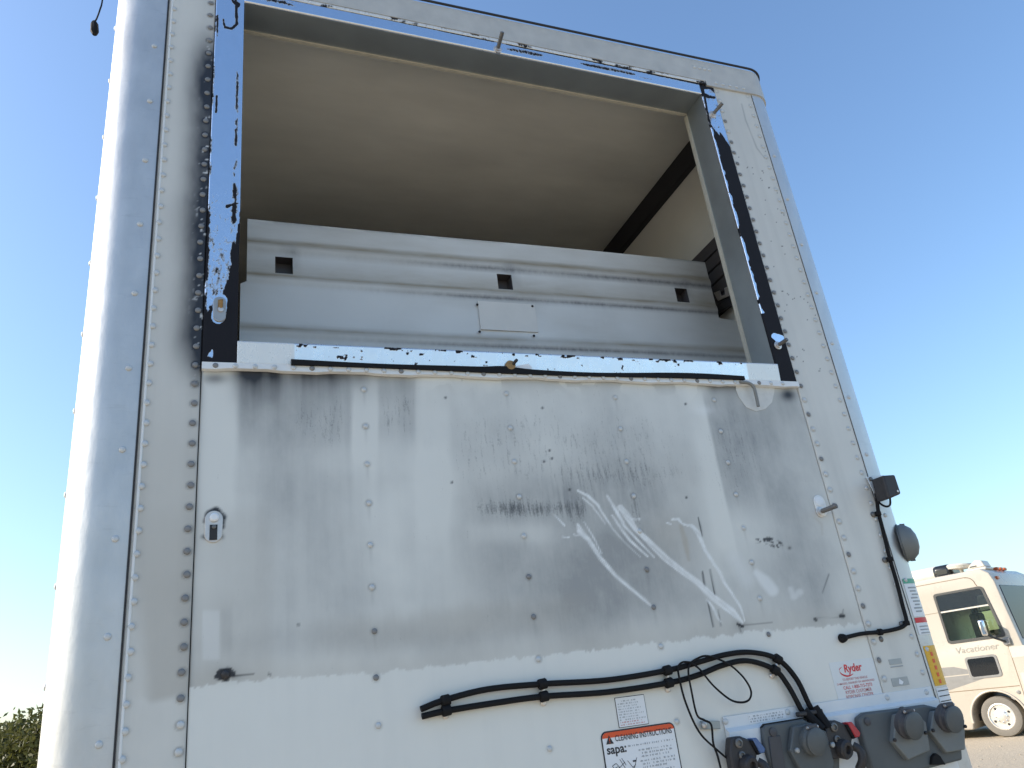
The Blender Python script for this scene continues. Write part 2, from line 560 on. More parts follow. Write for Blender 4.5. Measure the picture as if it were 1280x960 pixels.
    speck += (0.15 + 0.06 * sbox(u, v, 560, 900, 490, 640, 40, 60) + 0.05 * (cl - .5)) * above
    speck *= above * (0.72 + 0.56 * st2)
    # white scrapes
    chalk = np.zeros_like(u)
    wob = (fbm(x * 160, z * 160, 6, 2) - 0.5) * 1.6
    uu, vv = u + wob, v + wob
    S = [[(690, 640, .3), (706, 657, 1.4)], [(717, 668, 1.2), (724, 670, 1.0)], [(703, 671, .9), (711, 671.5, .9)],
         [(722, 655, 1.5), (725, 664, 4.8), (736, 675, 3.2), (750, 697, 3.0), (770, 720, 2.8), (806, 750, 2.4), (816, 759, 1.0)],
         [(730, 652, .6), (742, 672, 1.0), (752, 692, .8)],
         [(722, 613, 1.4), (735, 620, 2.2), (747, 631, 2.0), (753, 641, 1.4), (766, 661, 1.2), (781, 678, .9), (800, 696, .5)],
         [(728, 622, .8), (740, 632, 1.2), (757, 655, .8)],
         [(759, 620, 1.6), (769, 636, 2.6), (781, 658, 2.2), (797, 675, 1.6), (818, 697, 1.0)],
         [(775, 634, 4.2), (784, 645, 5), (794, 661, 3.4), (809, 675, 4.0), (831, 697, 4.8), (850, 712, 4.2), (872, 728, 4.4), (890, 746, 5), (915, 764, 5), (928, 778, 2)],
         [(765, 644, 1.2), (776, 660, 2.2), (788, 676, 2.0), (810, 696, 1.2)],
         [(840, 649, 1.6), (848, 649, 2.2), (853, 655, 1.0), (866, 658, 2.6), (873, 667, 3.2), (881, 687, 2.4), (900, 716, 2.4), (906, 729, 2.2), (925, 757, 1.6), (931, 776, .8)],
         [(868, 660, 1), (876, 678, 1.2), (888, 700, .8)], [(834, 654, 1.0), (839, 655, 1.0)],
         [(791, 649, 1.0), (800, 649, 1.2)], [(884, 750, 1.6), (890, 757, 1.6), (897, 772, 1.4), (902, 778, .8)]]
    for s in S:
        chalk = np.maximum(chalk, stroke(uu, vv, [(q[0], q[1], q[2] * .85) for q in s], 1.2) * (0.78 + 0.5 * (fbm(x * 90, z * 90, 8, 2) - .3)))
    chalk *= np.clip(0.40 + 1.15 * (fbm((x + z) * 210, (x - z) * 9, 44, 2) - .08), 0, 1)
    chalk = np.maximum(chalk, 0.62 * stroke(u, v, [(945, 716, 4), (956, 726, 7), (966, 738, 7)], 5))
    chalk = np.maximum(chalk, 0.30 * stroke(u, v, [(918, 698, 8), (934, 724, 9)], 12))
    chalk = np.maximum(chalk, 0.40 * stroke(uu, vv, [(988, 736, 3), (992, 746, 4), (1000, 740, 4)], 4))
    chalk = np.maximum(chalk, 0.30 * sbox(u, v, 253, 274.5, 763, 825, 1.6, 3))           # cleaner patch
    chalk = np.maximum(chalk, 0.42 * blob(u, v, 880, 513, 14, 6))
    film += 0.22 * sbox(u, v, 276, 290, 760, 815, 3, 12)
    # dark scratches, burns and stains
    for s, k in [([(872.7, 647, .5), (875, 657, 1.1), (878, 670, .6)], .9), ([(878, 715, .9), (881, 734, 1.0)], .95), ([(887.5, 712, .6), (893.7, 744, .9)], .9),
                 ([(884.7, 751, .9), (891.6, 783, .8)], .9), ([(898, 762, .5), (901, 782, .8)], .6), ([(1036, 718, 1.0), (1028, 741, .6)], .55),
                 ([(276, 842, 5.5), (285, 840, 6), (291, 843, 4)], .97), ([(290, 846, 1.2), (318, 843, .8)], .85), ([(336, 842, 1.2), (338, 844, 1)], .8), ([(271, 846, 3), (283, 849, 3.5)], .85),
                 ([(930, 781, 1), (965, 778, .6)], .45), ([(922, 780, 1.6), (928, 783, 2)], .95), ([(924, 783, .7), (926, 790, .6)], .7),
                 ([(1019, 774, 2.4), (1020, 775, 2)], .75), ([(1051, 770, 2.6), (1054, 770, 2.6)], .85), ([(1020, 773, .4), (1050, 771, .5)], .45), ([(1054, 762, .6), (1053, 768, .8)], .5)]:
        soot = np.maximum(soot, k * stroke(u, v, s, 1.3))
    jag = fbm(x * 130, z * 150, 11, 3)
    soot = np.maximum(soot, 0.95 * sst(0.42, 0.62, jag) * np.maximum(stroke(u, v, [(945, 676, 2.5), (962, 674, 3), (977, 681, 3)], 2), stroke(u, v, [(958, 681, 1), (976, 684, 2)], 2)))
    soot = np.maximum(soot, 0.8 * blob(u, v, 987, 685, 2.2, 2.0))
    soot += 0.28 * blob(u, v, 283, 843, 16, 9) + 0.2 * blob(u, v, 925, 782, 9, 6) + 0.12 * blob(u, v, 1020, 774, 8, 6) + 0.14 * blob(u, v, 1053, 770, 9, 7)
    warm += 0.75 * stroke(u, v, [(851, 657, 2), (856, 675, 3.4), (861, 700, 1.5)], 3) * (0.4 + fbm(x * 90, z * 60, 5, 3)) + 0.35 * stroke(u, v, [(1018, 647, 1), (1027, 655, 1.4), (1028, 668, 1)], 2)
    # dirt around the slotted plate
    soot = np.maximum(soot, 0.95 * stroke(u, v, [(256, 652, 2), (260, 642, 3.5), (270, 638, 4.5), (279, 646, 4), (279, 660, 1.5)], 3) * (0.5 + jag))
    soot = np.maximum(soot, 0.85 * blob(u, v, 256, 671, 5, 3) + 0.6 * blob(u, v, 278, 671, 2.5, 3))
    for (a, c_) in [(557, 497), (565, 603), (373, 781), (858, 622), (857, 505), (687, 563), (680, 577), (690, 573), (678, 510), (712, 612)]:
        soot = np.maximum(soot, 0.9 * blob(u, v, a, c_, 1.7, 1.7, 2))
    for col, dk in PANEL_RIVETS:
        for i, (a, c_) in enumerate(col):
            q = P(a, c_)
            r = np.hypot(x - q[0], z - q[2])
            soot += (0.30 if i % 2 else 0.18) * ring_shade(r, .0085) * (r < .02)  # shade ring round the rivet, painted into the soot field
            soot += 0.16 * np.exp(-((x - q[0]) / .004) ** 2) * sst(.07, 0, q[2] - z) * (z < q[2] - .004) * above
    # grime along the seams
    soot = np.maximum(soot, 0.55 * np.exp(-np.abs(x - X_S2) / 0.006) * above * (0.35 + 0.9 * vnoise(z * 14, z * 0, 5)))
    return dict(film=film, warm=warm, soot=soot, speck=speck, chalk=chalk)


def side_fields(x, z, u, v):
    st = fbm(x * 30, z * 1.5, 21, 4)
    cl = fbm(x * 6, z * 6, 24, 4)
    film = 0.10 + 0.35 * np.maximum(0, st - 0.45) + 0.10 * cl
    warm = 0.12 + 0.12 * cl
    soot = np.zeros_like(x)
    chalk = np.zeros_like(x)
    speck = 0.0 * st
    left = x < 0.5
    # black smoke fanning out from the left post
    w = 0.070 + 0.018 * (fbm(z * 2.2, z * 0, 31, 3) - 0.5) * 2
    d = (X_S2 - x)
    smoke = np.exp(-(np.maximum(d, 0) / w) ** 2.6) * sst(ZC + 0.86, ZC + 1.03, z) * (1 - 0.9 * sst(ZC + 1.98, ZC + 2.2, z))
    soot += left * smoke * (1.02 + 0.45 * (cl - 0.45)) * (0.85 + 0.25 * fbm(x * 60, z * 20, 27, 3))
    soot += left * 0.45 * np.exp(-d / 0.012) * sst(ZC + 1.4, ZC + 0.2, z) * (vnoise(z * 12, z * 0, 8))
    soot += left * 0.55 * np.exp(-(d / 0.03) ** 2) * sst(ZC + 1.05, ZC + 0.93, z) * sst(ZC + 0.80, ZC + 0.92, z) * (0.3 + cl)
    # unwashed patch ending in a corner
    pl = np.interp(u, [180, 187, 240], [873, 878, 866])
    dirty = sst(6, -6, v - pl) * sst(174, 198, u + (876 - v) * 0.10)
    warm += left * dirty * 0.34 * sst(400, 780, v) + left * 0.12 * sst(300, 600, v) * sst(6, -6, v - pl)
    film += left * dirty * 0.20 * sst(560, 860, v)
    warm = np.where(left, warm, 0.10 + 0.16 * sst(ZC + 0.5, ZC + 1.6, z) + 0.10 * cl)
    # black fuzz beside the right gasket
    e = x - X_S3
    fz = fbm(x * 110, z * 110, 33, 3)
    soot += (~left) * 0.9 * sst(0.018 * (0.2 + 1.5 * (fz - 0.3)), 0.0, e) * sst(ZC + 0.95, ZC + 1.02, z) * (1 - sst(ZC + 2.0, ZC + 2.08, z))
    crack = stroke(u, v, [(927, 130, .6), (932, 150, .8), (938, 165, .5), (946, 185, .8), (956, 198, .4)], 1)
    soot += 0.35 * crack
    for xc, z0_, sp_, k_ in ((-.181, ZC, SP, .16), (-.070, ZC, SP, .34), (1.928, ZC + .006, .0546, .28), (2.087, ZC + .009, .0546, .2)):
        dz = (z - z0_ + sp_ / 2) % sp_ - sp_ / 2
        soot += k_ * ring_shade(np.hypot(x - xc, dz), .0094 if xc < 2 else .0085)  # painted shade rings along the rivet rows, carried by soot
    # glints of bare metal scraped in the smoke
    chalk += left * sst(0.72, 0.80, fbm(x * 120, z * 60, 37, 3)) * sst(0.045, 0.01, d) * smoke * 0.8
    return dict(film=film, warm=warm, soot=soot, speck=speck, chalk=chalk)


PANEL_RIVETS = (([(455, 487), (457, 533), (459, 580), (461, 629), (463, 681), (465, 734), (468, 789), (470, 847), (473, 907)], 6),
                ([(633, 492), (638, 535), (643, 577), (649, 621), (655, 670), (661, 721), (667, 771), (673, 824), (687, 936)], 5),
                ([(769, 497), (775.5, 536), (783, 577), (792, 620), (799.5, 664), (808.5, 712), (817, 759), (826, 808), (846, 902)], 5),
                ([(892.5, 500), (901, 539), (910, 578), (920, 618), (929.5, 660), (939.6, 703), (949.8, 748), (960.6, 793)], 7))
SP = 0.0553


def ring_shade(r, r0):  # dark ring painted as the shade round a rivet head
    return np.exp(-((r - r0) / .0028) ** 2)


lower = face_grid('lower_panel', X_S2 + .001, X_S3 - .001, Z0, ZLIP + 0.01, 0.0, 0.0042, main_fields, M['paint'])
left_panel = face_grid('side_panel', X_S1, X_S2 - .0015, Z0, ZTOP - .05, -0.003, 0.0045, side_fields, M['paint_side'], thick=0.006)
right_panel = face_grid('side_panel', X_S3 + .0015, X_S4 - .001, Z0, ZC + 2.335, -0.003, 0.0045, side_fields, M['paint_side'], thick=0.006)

# seams as dark recessed strips behind the gaps
for x in (X_S2, X_S3):
    MB().box((x - .006, 0.004, Z0), (x + .006, 0.006, ZTOP - .06)).build('joint_filler', M['dark'], T)


def corner_profile(side, n=14, back=0.9, off=0.0):
    """x, y of the outer skin from the seam round the corner and back along the side"""
    out = []
    if side < 0:
        xs, cx, sgn = X_S1 - .004, XL + RC, -1
    else:
        xs, cx, sgn = X_S4 + .002, XR - RC, 1
    out.append((xs, 0.012))
    out.append((xs, -0.005 - off))
    for k in range(n + 1):
        a = math.pi / 2 * k / n
        r = RC + off
        out.append((cx + sgn * r * math.sin(a), -0.005 + RC - r * math.cos(a)))
    out.append((cx + sgn * (RC + off), back))
    return out


def extrude_profile(prof, z0, z1, name, m, parent=T, inner=None, smooth=40, nz=1, zt=None):
    mb = MB()
    n = len(prof)
    vs, fs = [], []
    for k in range(nz + 1):
        for (x, y) in prof:
            zz = z0 + (((zt(x) if zt else z1)) - z0) * k / nz
            vs.append((x, y, zz))
    for k in range(nz):
        for i in range(n - 1):
            fs.append((k * n + i, k * n + i + 1, (k + 1) * n + i + 1, (k + 1) * n + i))
    mb.add(vs, fs)
    return mb.build(name, m, parent, smooth)


cpl = extrude_profile(corner_profile(-1), Z0, ZTOP - .04, 'corner_post', M['post'])
cpr = extrude_profile(corner_profile(1), Z0, ZTOP - .10, 'corner_post', M['post'])
# thin trim bead beside the left seam
MB().box((X_S1 - .004, -.0075, Z0), (X_S1 - .0005, .004, ZTOP - .05)).build('seam_bead', M['dark'], T)
bead = MB().tube([(X_S1 + .009, -.003, Z0), (X_S1 + .009, -.003, ZTOP - .05)], 0.0035, 8).build('seam_bead', M['lip'], T, 40)
MB().box((X_S4 - .001, -.002, Z0), (X_S4 + .002, .004, ZC + 2.33)).build('seam_bead', M['dark'], T)

# header and roof edge
hp = [(XL + .0, 0.9)] + [(XL + RC - RC * math.cos(a) - .006 * math.cos(a), -.011 + RC - RC * math.sin(a) - 0) for a in np.linspace(0, math.pi / 2, 12)]
hp += [(x, -.011) for x in np.linspace(0.0, 2.1, 8)]
hp += [(XR - RC + (RC + .006) * math.sin(a), -.011 + RC - RC * math.cos(a)) for a in np.linspace(0, math.pi / 2, 12)] + [(XR + .006, 0.9)]


def header_mesh():
    vs, fs = [], []
    n = len(hp)
    for (x, y) in hp:
        lo = HB(x) if x < 1.88 else ZC + 2.312
        vs += [(x, y + .009, lo), (x, y, lo + .002), (x, y, HT(x) - .006), (x, y + .02, HT(x) + .012), (x * 0.99 + .01, y + .07, HT(x) + .02)]
    for i in range(n - 1):
        for k in range(4):
            a = i * 5 + k
            fs.append((a, a + 5, a + 6, a + 1))
    return MB().add(vs, fs)


# split so the step in its lower edge at the right is square
hp = hp[:-14] + [(1.8799, -.011), (1.8801, -.011)] + [p for p in hp[-14:] if p[0] > 1.89]
header = header_mesh().build('roof_header', M['header'], T, 30)
ed = MB()
path = [(x, y - .003, HT(x) + .004) for (x, y) in hp if x > XL + .02]
ed.tube(path, 0.005, 6)
ed.build('roof_edge_seal', M['dark'], header, 40)
MB().box((XL + .03, .04, ZTOP - .012), (XR - .03, 14.5, ZTOP + .004)).build('roof', M['header'], T)
MB().box((XL + .006, .85, Z0), (XL + .03, 14.5, ZTOP - .02)).build('side_wall', M['paint_side'], T)
MB().box((XR - .03, .85, Z0), (XR - .006, 14.5, ZTOP - .02)).build('side_wall', M['paint_side'], T)
MB().box((XL + .03, .02, Z0 - .02), (XR - .03, 14.5, Z0 + .10)).build('floor', M['steel'], T)
MB().box((XL + .03, 14.46, Z0), (XR - .03, 14.52, ZTOP - .02)).build('rear_door', M['paint_side'], T)
for y in (11.6, 12.9):                          # running gear
    for x in (XL + .15, XL + .42, XR - .42, XR - .15):
        w = MB().lathe((x - .12, y, .51), (1, 0, 0), [(.28, 0), (.47, .0), (.51, .04), (.51, .20), (.47, .24), (.28, .24)], 28).build('wheel', M['rubber'], T, 40)
    MB().tube([(XL + .1, y, .51), (XR - .1, y, .51)], .06, 10).build('axle', M['iron'], T, 40)
    MB().box((XL + .5, y - .5, .56), (XR - .5, y + .5, Z0 - .015)).build('suspension', M['iron'], T)
for x in (XL + .45, XR - .45):
    lg = MB().box((x - .06, 2.9, .06), (x + .06, 3.02, Z0 - .015)).box((x - .14, 2.82, 0.0), (x + .14, 3.10, .05)).build('landing_leg', M['iron'], T)

# ------------------------------------------------------------------ opening: wall core, returns, liner edges
OX0, OX1 = 0.034, 1.842
OZ0 = ZC + 1.008
DEP = 0.112
core = MB()
core.box((XL + .08, .008, Z0), (XR - .08, DEP, OZ0 - .002))                                  # below
core.build('wall_core', M['reveal'], T)
MB().box((XL + .08, .009, OZ0 - .002), (OX0, DEP, ZTOP - .03)).build('left_return', M['reveal'], T)
MB().box((OX1, .0005, OZ0 - .002), (OX1 + .05, DEP, ZTOP - .20)).box((OX1 + .05, .009, OZ0 - .002), (XR - .08, DEP, ZTOP - .06)).build('right_return', M['reveal'], T)
tp = MB()
a0, a1 = RB(OX0), RB(OX1)
tp.add([(OX0, 0, a0), (OX1, 0, a1), (OX1, DEP, a1), (OX0, DEP, a0), (OX0, 0.009, ZTOP - .03), (OX1, 0.009, ZTOP - .03), (OX1, DEP, ZTOP - .03), (OX0, DEP, ZTOP - .03)],
       [(0, 3, 2, 1), (4, 5, 6, 7), (0, 1, 5, 4), (1, 2, 6, 5), (2, 3, 7, 6), (3, 0, 4, 7)])
tp.build('top_return', M['reveal'], T)
le = MB().add([(OX0, DEP, a0 - .006), (OX1, DEP, a1 - .006), (OX1, DEP + .012, a1 - .006), (OX0, DEP + .012, a0 - .006),
               (OX0, DEP, a0 + .03), (OX1, DEP, a1 + .03), (OX1, DEP + .016, a1 + .03), (OX0, DEP + .016, a0 + .03)],
              [(0, 3, 2, 1), (4, 5, 6, 7), (0, 1, 5, 4), (1, 2, 6, 5), (2, 3, 7, 6), (3, 0, 4, 7)])
le.build('liner_edge', M['liner_edge'], T)
MB().box((OX1 - .007, DEP, OZ0 - .1), (OX1 + .03, DEP + .016, a1 - .012)).build('liner_edge', M['liner_edge'], T)

# interior
IX0, IX1, IZ = -0.27, 2.15, ZC + 2.425
MB().box((IX0, DEP + .016, IZ), (IX1, 14.4, IZ + .015)).build('ceiling_liner', M['liner'], T)
MB().box((IX1, DEP + .016, Z0 + .11), (IX1 + .02, 14.4, IZ)).build('side_liner', M['liner_wall'], T)
MB().box((IX0 - .02, DEP + .016, Z0 + .11), (IX0, 14.4, IZ)).build('side_liner', M['liner_wall'], T)
MB().box((IX0, 14.38, Z0 + .11), (IX1, 14.4, IZ)).build('end_liner', M['liner_wall'], T)
MB().prism([(IX1 - .001, DEP + .02, IZ - .085), (IX1 - .001, DEP + .02, IZ - .001), (IX1 - .062, DEP + .02, IZ - .001), (IX1 - .05, DEP + .02, IZ - .03), (IX1 - .03, DEP + .02, IZ - .075)],
           (0, 14.2, 0)).build('cove_trim', M['dark'], T)

# bulkhead of ribbed white sheet with three square holes
BY = 0.45


def bz(px, py):
    return P(px, py, BY)[2]


m, nt, b = nodes('dirty white bulkhead')
sep = N(nt, 'ShaderNodeSeparateXYZ')
geo = N(nt, 'ShaderNodeNewGeometry')
f = mth(nt, 'MULTIPLY', attr(nt, 'warm'), mth(nt, 'ADD', noise(nt, 10, 5, 0.6, (0.6, 1, 3)), 0.35), True)
c = mixc(nt, f, (0.68, 0.69, 0.68), (0.30, 0.25, 0.17))
c = mixc(nt, mth(nt, 'MULTIPLY', attr(nt, 'soot'), mth(nt, 'ADD', noise(nt, 60, 4, 0.7, (1, 1, .5)), 0.3), True), c, (0.12, 0.12, 0.13))
nt.links.new(c, b.inputs['Base Color'])
b.inputs['Roughness'].default_value = 0.45
bump(nt, b, noise(nt, 2.2, 3), 0.25, 0.03)
M['bulk'] = m
zt = (bz(310, 270) + bz(882, 329)) / 2
r1, r2, r3 = bz(620, 330.5), bz(620, 367), bz(620, 427)      # rib centres
hz0, hz1 = max(bz(630, 362), r2 + .0225), bz(630, 343)
prof = [(zt, 0.012), (zt - .001, 0)]


def rib(zc):
    return [(zc + .022, 0), (zc + .010, -.005), (zc - .008, -.006), (zc - .020, 0)]


rows = [(zt, 0.014), (zt - .002, 0.0)] + rib(r1) + [(hz1, 0.0), (hz0, 0.0)] + rib(r2) + rib(r3) + [(r3 - .25, 0.0), (Z0 + .12, 0)]
zs = [r[0] for r in rows]
assert all(zs[i] > zs[i + 1] for i in range(len(zs) - 1)), zs
holes = []
for (pa, pb) in ((344, 366), (622, 640), (845, 860)):
    pyc = {344: 326, 622: 352, 845: 370}[pa]
    holes.append((P(pa, pyc, BY)[0], P(pb, pyc, BY)[0]))
XB0, XB1 = 0.068, 2.02
cuts = sorted({XB0, XB1} | {h for hh in holes for h in hh} | set(np.linspace(XB0 + .05, XB1 - .05, 40)))
cuts = [c_ for i, c_ in enumerate(cuts)]
ih = zs.index(hz1)
zfine = []
for i in range(len(rows) - 1):
    n = max(1, int((rows[i][0] - rows[i + 1][0]) / .012))
    n = 1 if i == ih else n
    for k in range(n):
        t = k / n
        zfine.append((rows[i][0] + (rows[i + 1][0] - rows[i][0]) * t, rows[i][1] + (rows[i + 1][1] - rows[i][1]) * t, i))
zfine.append((rows[-1][0], rows[-1][1], len(rows) - 1))
vs, fs = [], []
nzf = len(zfine)
for x in cuts:
    for (z, y, i) in zfine:
        fade = 1.0
        if i >= 11:
            fade = float(sst(XB0 + .04, XB0 + .10, np.array(x)) * (1 - sst(1.86, 1.93, np.array(x))))
        wav = 0.004 * math.sin(x * 3.1 + z * 2)
        xx = x - (0.02 if (x == XB0 and z < r2 - .02) else 0) + (0.122 if (x == XB1 and z < r2 - .045) else 0)
        vs.append((xx, BY + y * fade + wav, z))
for ci in range(len(cuts) - 1):
    xm = (cuts[ci] + cuts[ci + 1]) / 2
    for k in range(nzf - 1):
        if zfine[k][2] == ih and any(h0 < xm < h1 for h0, h1 in holes):
            continue
        a = ci * nzf + k
        fs.append((a, a + 1, a + nzf + 1, a + nzf))
bk = MB().add(vs, fs)
bme = bk.mesh('bulkhead', 30)
va = np.array(bk.v)
bx, bzv = va[:, 0], va[:, 2]
nn = fbm(bx * 3, bzv * 30, 51, 4)
warm = 0.07 + 0.55 * np.maximum(0, fbm(bx * 3, bzv * 7, 53, 5) - .42)
soot = 0.30 * np.maximum(0, fbm(bx * 5, bzv * 3, 57, 5) - .5)
for rc, kk in ((r1, 1), (r2, 1), (r3, .9)):  # rib shading painted in: tan along the tops, dark along the undersides
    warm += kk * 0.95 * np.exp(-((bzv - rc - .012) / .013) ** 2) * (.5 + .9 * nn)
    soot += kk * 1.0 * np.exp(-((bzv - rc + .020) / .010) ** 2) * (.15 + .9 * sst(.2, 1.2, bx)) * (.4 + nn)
warm += 0.14 * sst(r2, r1 + .1, bzv) + 0.25 * sst(1.8, 2.02, bx) * sst(r2 - .1, r2, bzv)
soot += 0.5 * np.exp(-((bzv - zt) / .012) ** 2) * (nn > .58)
for (h0, h1) in holes:
    soot += 0.45 * np.exp(-((bx - h1) / .02) ** 2) * np.exp(-((bzv - hz1 - .02) / .03) ** 2)
for nm, arr in (('warm', warm), ('soot', soot)):  # both attributes hold dirt plus the painted rib shading
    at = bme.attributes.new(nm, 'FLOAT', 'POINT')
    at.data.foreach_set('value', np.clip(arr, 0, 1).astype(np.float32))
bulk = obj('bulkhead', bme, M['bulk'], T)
for (h0, h1) in holes:
    s = MB()
    for (a, b_) in (((h0 - .004, hz0 - .004), (h0, hz1 + .004)), ((h1, hz0 - .004), (h1 + .004, hz1 + .004)), ((h0, hz1), (h1, hz1 + .004)), ((h0, hz0 - .004), (h1, hz0))):
        s.box((a[0], BY + .006, a[1]), (b_[0], BY + .05, b_[1]))
    s.box((h0 - .004, BY + .05, hz0 - .004), (h1 + .004, BY + .054, hz1 + .004))
    s.build('dark_hole_box', M['slat'], bulk)  # dark box added behind the hole, standing in for the dim interior
pc = [P(597, 376, BY - .004), P(668, 381, BY - .004), P(669, 418, BY - .004), P(598, 415, BY - .004)]
x0, x1 = pc[0][0], pc[1][0]
z0, z1 = pc[2][2], (pc[0][2] + pc[1][2]) / 2
MB().box((x0, BY - .0048, z0 + .01), (x1, BY + .006, z1)).build('patch_plate', plain('patch plate', (0.67, 0.65, 0.61), 0.5, 0, .08, 12), bulk)
for (a, c_) in ((597, 380), (600, 414), (666, 382), (668, 419)):
    p = P(a, c_, BY - .01)
    MB().lathe((p[0], BY - .004, p[2]), (0, -1, 0), [(.005, 0), (.005, .003), (.003, .005)], 8).build('screw', M['dark'], bulk)

# charcoal slats along the right wall, and the clip on them
sl_t, sl_b = ZC + 1.90, ZC + 1.555
wl = MB().box((IX1 - .010, .16, sl_b), (IX1 - .0005, 1.9, sl_t)).build('slat_backing', M['dark'], T)
ns = 5
hgt = (sl_t - sl_b) / ns
for k in range(ns):
    MB().box((IX1 - .034, .15, sl_b + k * hgt + .004), (IX1 - .0105, 1.92, sl_b + (k + 1) * hgt - .004)).build('slat', M['slat'], wl, bevel=.003, segs=1)
cp = [PX_(px, py, IX1 - .05) for (px, py) in ((892, 366), (899, 363), (901, 370), (906, 368), (905, 360), (914, 356), (917, 366), (909, 371), (897, 376))]
MB().prism(cp, (.006, 0, 0)).build('clip', M['zinc'], T, bevel=.001, segs=1)
cp = [PX_(px, py, IX1 - .042) for (px, py) in ((890, 384), (917, 368), (920, 378), (893, 393))]
MB().prism(cp, (.02, 0, 0)).build('latch_bar', M['iron'], T, bevel=.002, segs=1)

# ------------------------------------------------------------------ bright flanges around the opening
def left_post_fields(x, z, u, v):
    s = np.zeros_like(x)
    e0, e1 = x - X_S2, OX0 - x
    n1 = fbm(x * 40, z * 12, 61, 4)
    n2 = fbm(x * 90, z * 40, 62, 3)
    s += 0.55 * sst(.012, .002, e0) * sst(.42, .6, fbm(x * 10, z * 10, 63, 3))
    line = np.exp(-((e1 - .016) / .006) ** 2) * sst(.40, .60, fbm(x * 20, z * 16, 64, 3))
    s += 0.75 * line * sst(50, 110, v)
    s += 0.46 * sst(170, 280, v) * (0.62 + 1.2 * (n2 - .5)) + 0.10 * sst(290, 340, v) + 0.12
    # solid black foam at the bottom, ragged upper edge
    edge = np.interp(u, [255, 258, 262, 268, 277, 285, 292, 300], [395, 392, 385, 388, 372, 350, 318, 270]) + (n2 - .5) * 26
    s = np.maximum(s, sst(-3, 3, v - edge))
    s *= 1 - 0.95 * sbox(u, v, 259, 266, 436, 451, 1.5, 3) * sst(.3, .5, n2)
    for p in ([(300 - 5, 0, 2), (296, 30, 2.4), (290, 36, 2), (281, 34, 2), (279, 24, 1.4)], [(290, 0, 1.5), (297, 6, 4)], [(272, 20, 2), (272, 45, 1)], [(284, 258, 2.6), (298, 254, 1)], [(271, 120, 1.6), (270, 140, 2)]):
        s = np.maximum(s, 0.9 * stroke(u, v, p, 2))
    rd = stroke(u, v, [(276, 376, 8), (273, 396, 8.5)], 1.5)          # cleaned round the slot
    s *= 1 - rd
    return dict(soot=s, film=0.0 * x)


def right_post_fields(x, z, u, v):
    n2 = fbm(x * 90, z * 40, 72, 3)
    e0 = x - OX1
    xe = np.interp(v, [100, 165, 490], [893, 905, 998])
    edge = np.interp(u, [880, 893, 903, 912], [147, 160, 170, 182]) + (n2 - .5) * 10
    s = sst(-3, 3, v - edge)
    fr = 0.002 + 0.022 * (fbm(x * 30, z * 30, 73, 3) - .5)
    s *= sst(fr, fr + .006, e0) + (v > 392)
    s = np.maximum(s, 0.9 * stroke(u, v, [(876, 106, 3), (879, 118, 3), (886, 121, 2.5), (893, 122, 2)], 2))
    s = np.maximum(s, 0.9 * stroke(u, v, [(879, 108, 4), (888, 109, 3), (893, 114, 2)], 2))
    s = np.maximum(s, 0.9 * stroke(u, v, [(881, 122, 1.8), (884, 140, 1.8), (888, 158, 2)], 2))
    hole = stroke(u, v, [(968, 420, 4), (975, 424, 6), (973, 430, 4)], 2)
    s *= 1 - hole
    s = np.maximum(s, 0.55 * sst(.5, .62, n2) * (v < 160))
    return dict(soot=s, film=0.0 * x)


def rail_fields(x, z, u, v):
    t = (z - np.array([RB(a) for a in x])) / .05
    s = 0.92 * sst(.50, .62, fbm(x * 5.5, z * 26, 81, 4)) * np.exp(-((t - .62) / .32) ** 2) * 0.85
    s = np.maximum(s, 0.9 * sst(.90, .99, t))
    s *= 1 - blob(u, v, 622, 62, 10, 10)
    return dict(soot=s, film=0 * x)


def strip_fields(x, z, u, v):
    s = 0.50 + 0.38 * sst(.5, .7, fbm(x * 16, z * 40, 84, 3)) * (0.6 + .5 * vnoise(x * 3, x * 0, 5)) - 0.1
    s *= sst(-.05, .15, x)
    return dict(soot=s, film=0 * x + 1.0)


def sill_fields(x, z, u, v):
    t = (z - (ZC + .948)) / .062
    n = fbm(x * 45, z * 60, 91, 3)
    s = 0.95 * sst(.58, .64, n) * np.exp(-((t - .92) / .14) ** 2) + 0.75 * sst(.76, .80, n)
    s *= (x > 0.19) & (x < 1.70)
    f = 0.25 + 0.65 * ((x < 0.185) | (x > 1.705)) + 0.0 * x
    return dict(soot=s, film=f)


lpost = face_grid('frame_post', X_S2 + .001, OX0, ZLIP + .02, RT(OX0) - .0, -0.0085, 0.0035, left_post_fields, M['mirror'], thick=.0125)
rpost = face_grid('frame_post', OX1, X_S3 - .001, ZLIP + .02, RT(OX1) - .012, -0.0085, 0.0035, right_post_fields, M['mirror'], thick=.0085)
rail = face_grid('frame_rail', OX0 + .0005, OX1 - .0005, RB(0), RT(0), -0.0085, 0.004, rail_fields, M['mirror'], zt=RT, zb=RB, thick=.0085)
strip = face_grid('caulk_strip', X_S2 + .01, OX1 + .035, RT(0), HB(0), -0.0095, 0.004, strip_fields, M['sill'], zt=lambda x: HB(x) - .0005, zb=lambda x: RT(x) + .0005, thick=.009)
sill = face_grid('frame_sill', OX0 - .0, OX1 - .003, ZC + .945, OZ0 + .002, -0.0115, 0.004, sill_fields, M['sill'], thick=.0115)
for vtx in sill.data.vertices:                 # the flange leans out a little at its top
    vtx.co.y -= 0.11 * (vtx.co.z - (ZC + .945))
